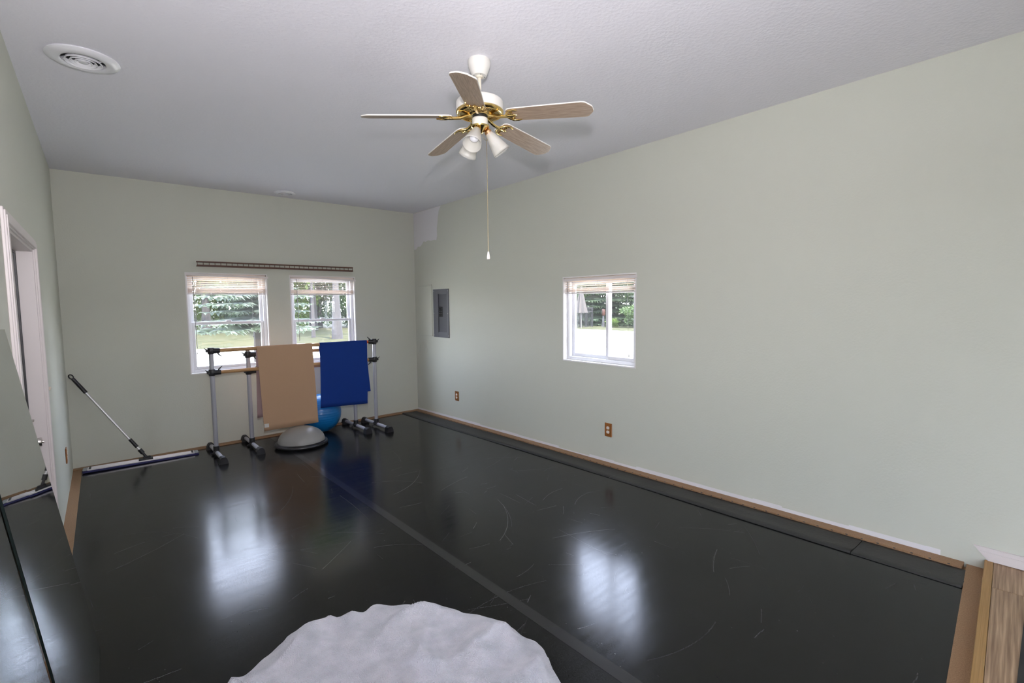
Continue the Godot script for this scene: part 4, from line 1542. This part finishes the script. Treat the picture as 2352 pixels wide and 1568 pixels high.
func trunk_mesh(h: float, r: float, flare: float, sd: int) -> ArrayMesh:
	rng.seed = sd
	var pts := []
	var rad := []
	var lean := Vector3(rng.randf_range(-0.03, 0.03), 0, rng.randf_range(-0.03, 0.03))
	for i in 9:
		var f := i / 8.0
		pts.append(Vector3(0, f * h, 0) + lean * h * f * f)
		rad.append(r * (1.0 - 0.55 * f) * (1.0 + flare * exp(-f * h * 2.2)))
	var b := MB.new()
	b.tube(pts, rad, 12)
	for k in 5:
		var f := 0.55 + 0.08 * k
		var an := k * 2.4 + sd
		var p := Vector3(0, f * h, 0) + lean * h * f * f
		var o := Vector3(cos(an), 0.9, sin(an)) * h * 0.16
		b.tube([p, p + o * 0.5 + Vector3(0, -0.1, 0), p + o], [r * 0.4, r * 0.28, r * 0.1], 6)
	return b.mesh()

func tree(label: String, at: Vector3, h: float, r: float, crown0: float, crown_r: float, leaf: Material, bark: Material, cloud: Mesh, trunk: Mesh, group: String) -> void:
	# trunk: unit mesh 8 m tall with radius 0.25; cloud: unit crown
	var t := thing("broadleaf_tree", label, "tree", at, group)
	mpart("trunk", trunk, bark, t, Transform3D(Basis.from_scale(Vector3(r / 0.25, h / 8.0, r / 0.25)), Vector3.ZERO))
	var cy := (h - crown0) * 0.5
	mpart("foliage", cloud, leaf, t, Transform3D(Basis.from_scale(Vector3(crown_r, cy, crown_r)).rotated(Vector3.UP, at.x * 1.3), Vector3(0, crown0 + cy, 0)))

func spruce_mesh(sd: int, h: float, rad: float, y0: float) -> ArrayMesh:
	rng.seed = sd
	var b := MB.new()
	var tiers := 16
	for ti in tiers:
		var f := float(ti) / tiers
		var y := y0 + f * (h - y0 - 0.15)
		var R := rad * (1.0 - f) * (0.92 + 0.16 * sin(ti * 2.1)) + 0.12
		var n := int(14 - 8 * f)
		for k in n:
			var an := TAU * (k + rng.randf_range(-0.3, 0.3)) / n + ti * 0.7
			var d := Vector3(cos(an), 0, sin(an))
			var sd2 := Vector3(-sin(an), 0, cos(an))
			var L := R * rng.randf_range(0.82, 1.12)
			var droop := 0.28 * L
			var segs := 9
			for s in segs:
				var u0 := float(s) / segs
				var u1 := float(s + 1) / segs
				var p0 := d * L * u0 + Vector3(0, y - droop * u0 + 0.16 * L * u0 * u0, 0)
				var p1 := d * L * u1 + Vector3(0, y - droop * u1 + 0.16 * L * u1 * u1, 0)
				var wdt := L * 0.24 * (1.0 - 0.7 * u0) + 0.05
				for sgn in [-1.0, 1.0]:
					for rep in 2:
						var tip: Vector3 = p1 + sd2 * wdt * sgn * rng.randf_range(0.6, 1.1) + d * wdt * 0.6 + Vector3(0, rng.randf_range(-0.16, 0.03) * wdt * 2.0, 0)
						b.tri(p0, p1, tip)
						var tip2: Vector3 = p0.lerp(p1, 0.5) + sd2 * wdt * sgn * rng.randf_range(0.3, 0.7) + Vector3(0, -wdt * rng.randf_range(0.2, 0.6), 0)
						b.tri(p0, tip2, p1)
	return b.mesh()

func make_outdoors() -> void:
	# ground round the house
	var g := structure("ground", "lawn round the house")
	var b := MB.new()
	b.span(Vector3(-120, GROUND - 0.2, -140), Vector3(140, GROUND, -19.0))
	b.span(Vector3(-120, GROUND - 0.2, 16), Vector3(140, GROUND, 140))
	b.span(Vector3(24.0, GROUND - 0.2, -19.0), Vector3(140, GROUND, 16))
	part("lawn", b, mats.lawn_grass, g)
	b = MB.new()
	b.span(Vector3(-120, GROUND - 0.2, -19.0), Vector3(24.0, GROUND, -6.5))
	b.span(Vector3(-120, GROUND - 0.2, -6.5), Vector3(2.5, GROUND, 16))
	part("bounce_lawn", b, mats.bounce_lawn, g)
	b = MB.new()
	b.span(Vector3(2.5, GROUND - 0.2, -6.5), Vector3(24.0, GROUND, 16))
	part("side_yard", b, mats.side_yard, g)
	b = MB.new()
	b.plate(PackedVector2Array([Vector2(-30, -19.6), Vector2(4.2, -19.4), Vector2(10, -15.0), Vector2(9, -13.8), Vector2(3.6, -17.4), Vector2(-30, -17.6)]), GROUND, GROUND + 0.02)
	part("gravel_drive", b, mats.pale_gravel, g)

	b = MB.new()
	b.span(Vector3(-12.0, GROUND, 4.5), Vector3(-ROOM_W - 0.16, 0.02, 11.5))
	part("added_bounce_slab", b, mats.slab_concrete, g)  # unseen slab added outside the sliding door to reflect daylight up inside

	var c1 := leaf_cloud(101, 3200, 0.055, 1.0)
	var c2 := leaf_cloud(102, 3200, 0.05, 1.0)
	var c3 := leaf_cloud(103, 3600, 0.058, 1.0, 0.3)
	var t1 := trunk_mesh(8.0, 0.25, 0.9, 5)
	var t2 := trunk_mesh(8.0, 0.25, 0.4, 6)
	# woodland at the back of the lawn
	var spots := [[-6.0, -38, 16.0, 3.4, 1], [-2.6, -35, 15.5, 3.0, 0], [0.6, -38, 17.5, 3.2, 2], [2.0, -33.5, 15.5, 2.8, 1], [4.2, -39, 18.0, 3.4, 0], [5.6, -35, 16.0, 3.0, 1], [7.6, -38, 22.0, 3.6, 2], [9.2, -33.0, 20.0, 3.2, 0], [11.0, -37, 23.0, 3.6, 1], [13.0, -34, 22.0, 3.4, 2], [15.0, -39, 24.0, 4.0, 0], [17.5, -35, 22.0, 3.6, 1], [20.5, -37, 23.0, 4.0, 2]]
	var leafs := [mats.leaf_bright, mats.leaf_mid, mats.leaf_dark]
	var kinds := ["bright green", "mid green", "dark green"]
	for i in spots.size():
		var s: Array = spots[i]
		tree("%s woodland tree beyond the lawn outside the two back windows" % kinds[s[4]], Vector3(s[0], GROUND, s[1]), s[2], 0.16 + 0.03 * (i % 4), 1.4 + 0.7 * (i % 3), s[3], leafs[s[4]], mats.bark_grey, [c1, c2, c3][i % 3], [t1, t2][i % 2], "woodland trees at the back")
	# understorey between the trunks
	var names := ["low dark", "tall mid green", "tall dark", "broad bright green"]
	for i in 17:
		var x := -5.0 + i * 1.55
		var k := (i * 7) % 4
		var t := thing("woodland_shrub", "%s shrub growing between the woodland trunks" % names[k], "shrub", Vector3(x, GROUND, -35.5 - 1.7 * ((i * 5) % 3)), "woodland undergrowth")
		var hh: float = [1.2, 3.0, 2.7, 2.3][k]
		mpart("foliage", [c1, c2, c3][i % 3], [mats.leaf_dark, mats.leaf_mid, mats.leaf_dark, mats.leaf_bright][k], t, Transform3D(Basis.from_scale(Vector3(1.9, hh, 1.5)).rotated(Vector3.UP, i * 0.9), Vector3(0, hh * 0.93, 0)))
	# trees standing on the lawn
	tree("stout grey tree with a flared base on the back lawn", Vector3(6.84, GROUND, -21.7), 22.0, 0.17, 6.0, 4.2, mats.leaf_mid, mats.bark_pale, c3, t1, "")
	tree("slender tree beside the stout grey one on the back lawn", Vector3(6.23, GROUND, -24.0), 17.0, 0.09, 6.0, 2.4, mats.leaf_bright, mats.bark_pale, c1, t2, "")
	tree("young pale-barked tree in front of the blue spruce", Vector3(0.42, GROUND, -12.2), 6.0, 0.075, 2.9, 1.1, mats.leaf_mid, mats.bark_pale, c2, t2, "")
	var sp := spruce_mesh(7, 5.9, 2.0, 1.55)
	var sp2 := spruce_mesh(17, 5.9, 2.1, 0.3)
	var spt := MB.new()
	spt.tube([Vector3(0, 0, 0), Vector3(0, 5.6, 0)], [0.14, 0.02], 10)
	var sptm := spt.mesh()
	var spruces := [
		["blue spruce with drooping branches outside the window beside the mop", Vector3(0.1, GROUND, -10.4), 0.95, mats.needle_blue],
		["blue-grey spruce by the small sliding window's lawn, the tallest of three", Vector3(33.5, GROUND, -17.0), 1.75, mats.needle_blue],
		["green spruce between the fence and the bush beyond the side lawn", Vector3(31.0, GROUND, -20.6), 1.5, mats.needle_green],
		["green spruce behind the metal fence beyond the side lawn", Vector3(33.0, GROUND, -24.5), 1.6, mats.needle_green]]
	for s in spruces:
		var t := thing("spruce_tree", s[0], "tree", s[1])
		mpart("trunk", sptm, mats.bark_grey, t, Transform3D(Basis.from_scale(Vector3.ONE * s[2]), Vector3.ZERO))
		mpart("branches", sp if s[1].x < 5.0 else sp2, s[3], t, Transform3D(Basis.from_scale(Vector3.ONE * s[2]).rotated(Vector3.UP, s[1].x), Vector3.ZERO))
	for s in [[38, -20, 10.0, 4.0, 2], [36, -30, 11.0, 4.2, 1], [42, -26, 12.0, 4.6, 2], [41, -14, 11.0, 4.4, 1], [37, -9, 10.0, 4.0, 2], [46, -20, 13.0, 5.0, 0]]:
		tree("%s tree in the hedge row beyond the side lawn" % kinds[s[4]], Vector3(s[0], GROUND, s[1]), s[2], 0.25, 0.6, s[3], leafs[s[4]], mats.bark_grey, c3, t2, "hedge row trees at the side")
	for i in 8:
		var t := thing("hedge_shrub", "%s shrub in the hedge beyond the side lawn" % ["dark green", "mid green"][i % 2], "shrub", Vector3(35.0 + 0.6 * (i % 3), GROUND, -32.0 + i * 3.1), "hedge shrubs at the side")
		mpart("foliage", [c1, c2, c3][i % 3], mats.leaf_dark if i % 2 == 0 else mats.leaf_mid, t, Transform3D(Basis.from_scale(Vector3(1.8, 2.6, 1.9)).rotated(Vector3.UP, i * 0.8), Vector3(0, 2.4, 0)))
	var bu := thing("garden_bush", "pale green bush on the side lawn outside the small sliding window", "bush", Vector3(28.6, GROUND, -15.9))
	mpart("foliage", c3, mats.bush_leaf, bu, Transform3D(Basis.from_scale(Vector3(1.7, 1.15, 1.7)), Vector3(0, 1.1, 0)))
	bu = thing("garden_bush", "small bright bush left of the larger bush on the side lawn", "bush", Vector3(27.6, GROUND, -18.0))
	mpart("foliage", c1, mats.leaf_bright, bu, Transform3D(Basis.from_scale(Vector3(0.7, 0.4, 0.7)), Vector3(0, 0.38, 0)))

	# closed parasol behind a metal fence
	var um := thing("garden_parasol", "closed beige parasol standing behind the metal fence", "parasol", Vector3(24.9, GROUND, -18.9))
	b = MB.new()
	b.tube([Vector3(0, 0, 0), Vector3(0, 3.25, 0)], 0.03, 8)
	part("pole", b, mats.wood_deck, um)
	var rows := []
	for i in 9:
		var f := i / 8.0
		var row := []
		for k in 16:
			var an := TAU * k / 16
			var rr := (0.05 + 0.50 * f) * (1.0 if k % 2 else 0.72)
			row.append(Vector3(rr * cos(an), 3.25 - 2.05 * f, rr * sin(an)))
		rows.append(row)
	b = MB.new()
	b.grid(rows, true, -1)
	part("folded_canopy", b, mats.canvas, um)
	var fe := thing("metal_fence", "dark metal fence round the parasol corner", "fence", Vector3(25.7, GROUND, -18.9))
	for k in 2:
		b = MB.new()
		var y := 1.55 if k == 0 else 1.25
		b.span(Vector3(-2.0, y - 0.05, -1.02), Vector3(1.7, y + 0.05, -0.98))
		part("fence_rail", b, mats.fence_metal, fe)
	for k in 26:
		b = MB.new()
		var x := -2.0 + k * 0.148
		var w := 0.035 if k % 5 else 0.075
		b.span(Vector3(x - w * 0.5, 0, -1.0 - w * 0.5), Vector3(x + w * 0.5, 1.6, -1.0 + w * 0.5))
		part("fence_post" if k % 5 == 0 else "fence_bar", b, mats.fence_metal, fe)
	var mk := thing("garden_marker", "small orange marker on a dark stand beside the fence", "marker", Vector3(28.2, GROUND, -19.4))
	b = MB.new()
	b.tube([Vector3(0, 0, 0), Vector3(0, 0.9, 0)], [0.16, 0.05], 8)
	part("stand", b, mats.fence_metal, mk)
	b = MB.new()
	b.lathe([Vector2(0, 1.45), Vector2(0.13, 1.40), Vector2(0.15, 1.0), Vector2(0.10, 0.9), Vector2(0, 0.9)], 12)
	part("marker_head", b, mats.orange_plastic, mk)

func _ready() -> void:
	make_camera_and_light()
	make_materials()
	make_flash()
	make_shell()
	make_floor()
	make_windows()
	make_doors()
	make_fan()
	make_equipment()
	make_mirrors()
	make_blanket()
	make_rug()
	make_wall_fittings()
	vent("round white ceiling vent near the left wall, the larger one", Vector3(VENTS[1][0], ROOM_H, VENTS[1][1]), VENTS[1][2])
	vent("round white ceiling vent above the two back windows", Vector3(VENTS[0][0], ROOM_H, VENTS[0][1]), VENTS[0][2])
	make_outdoors()
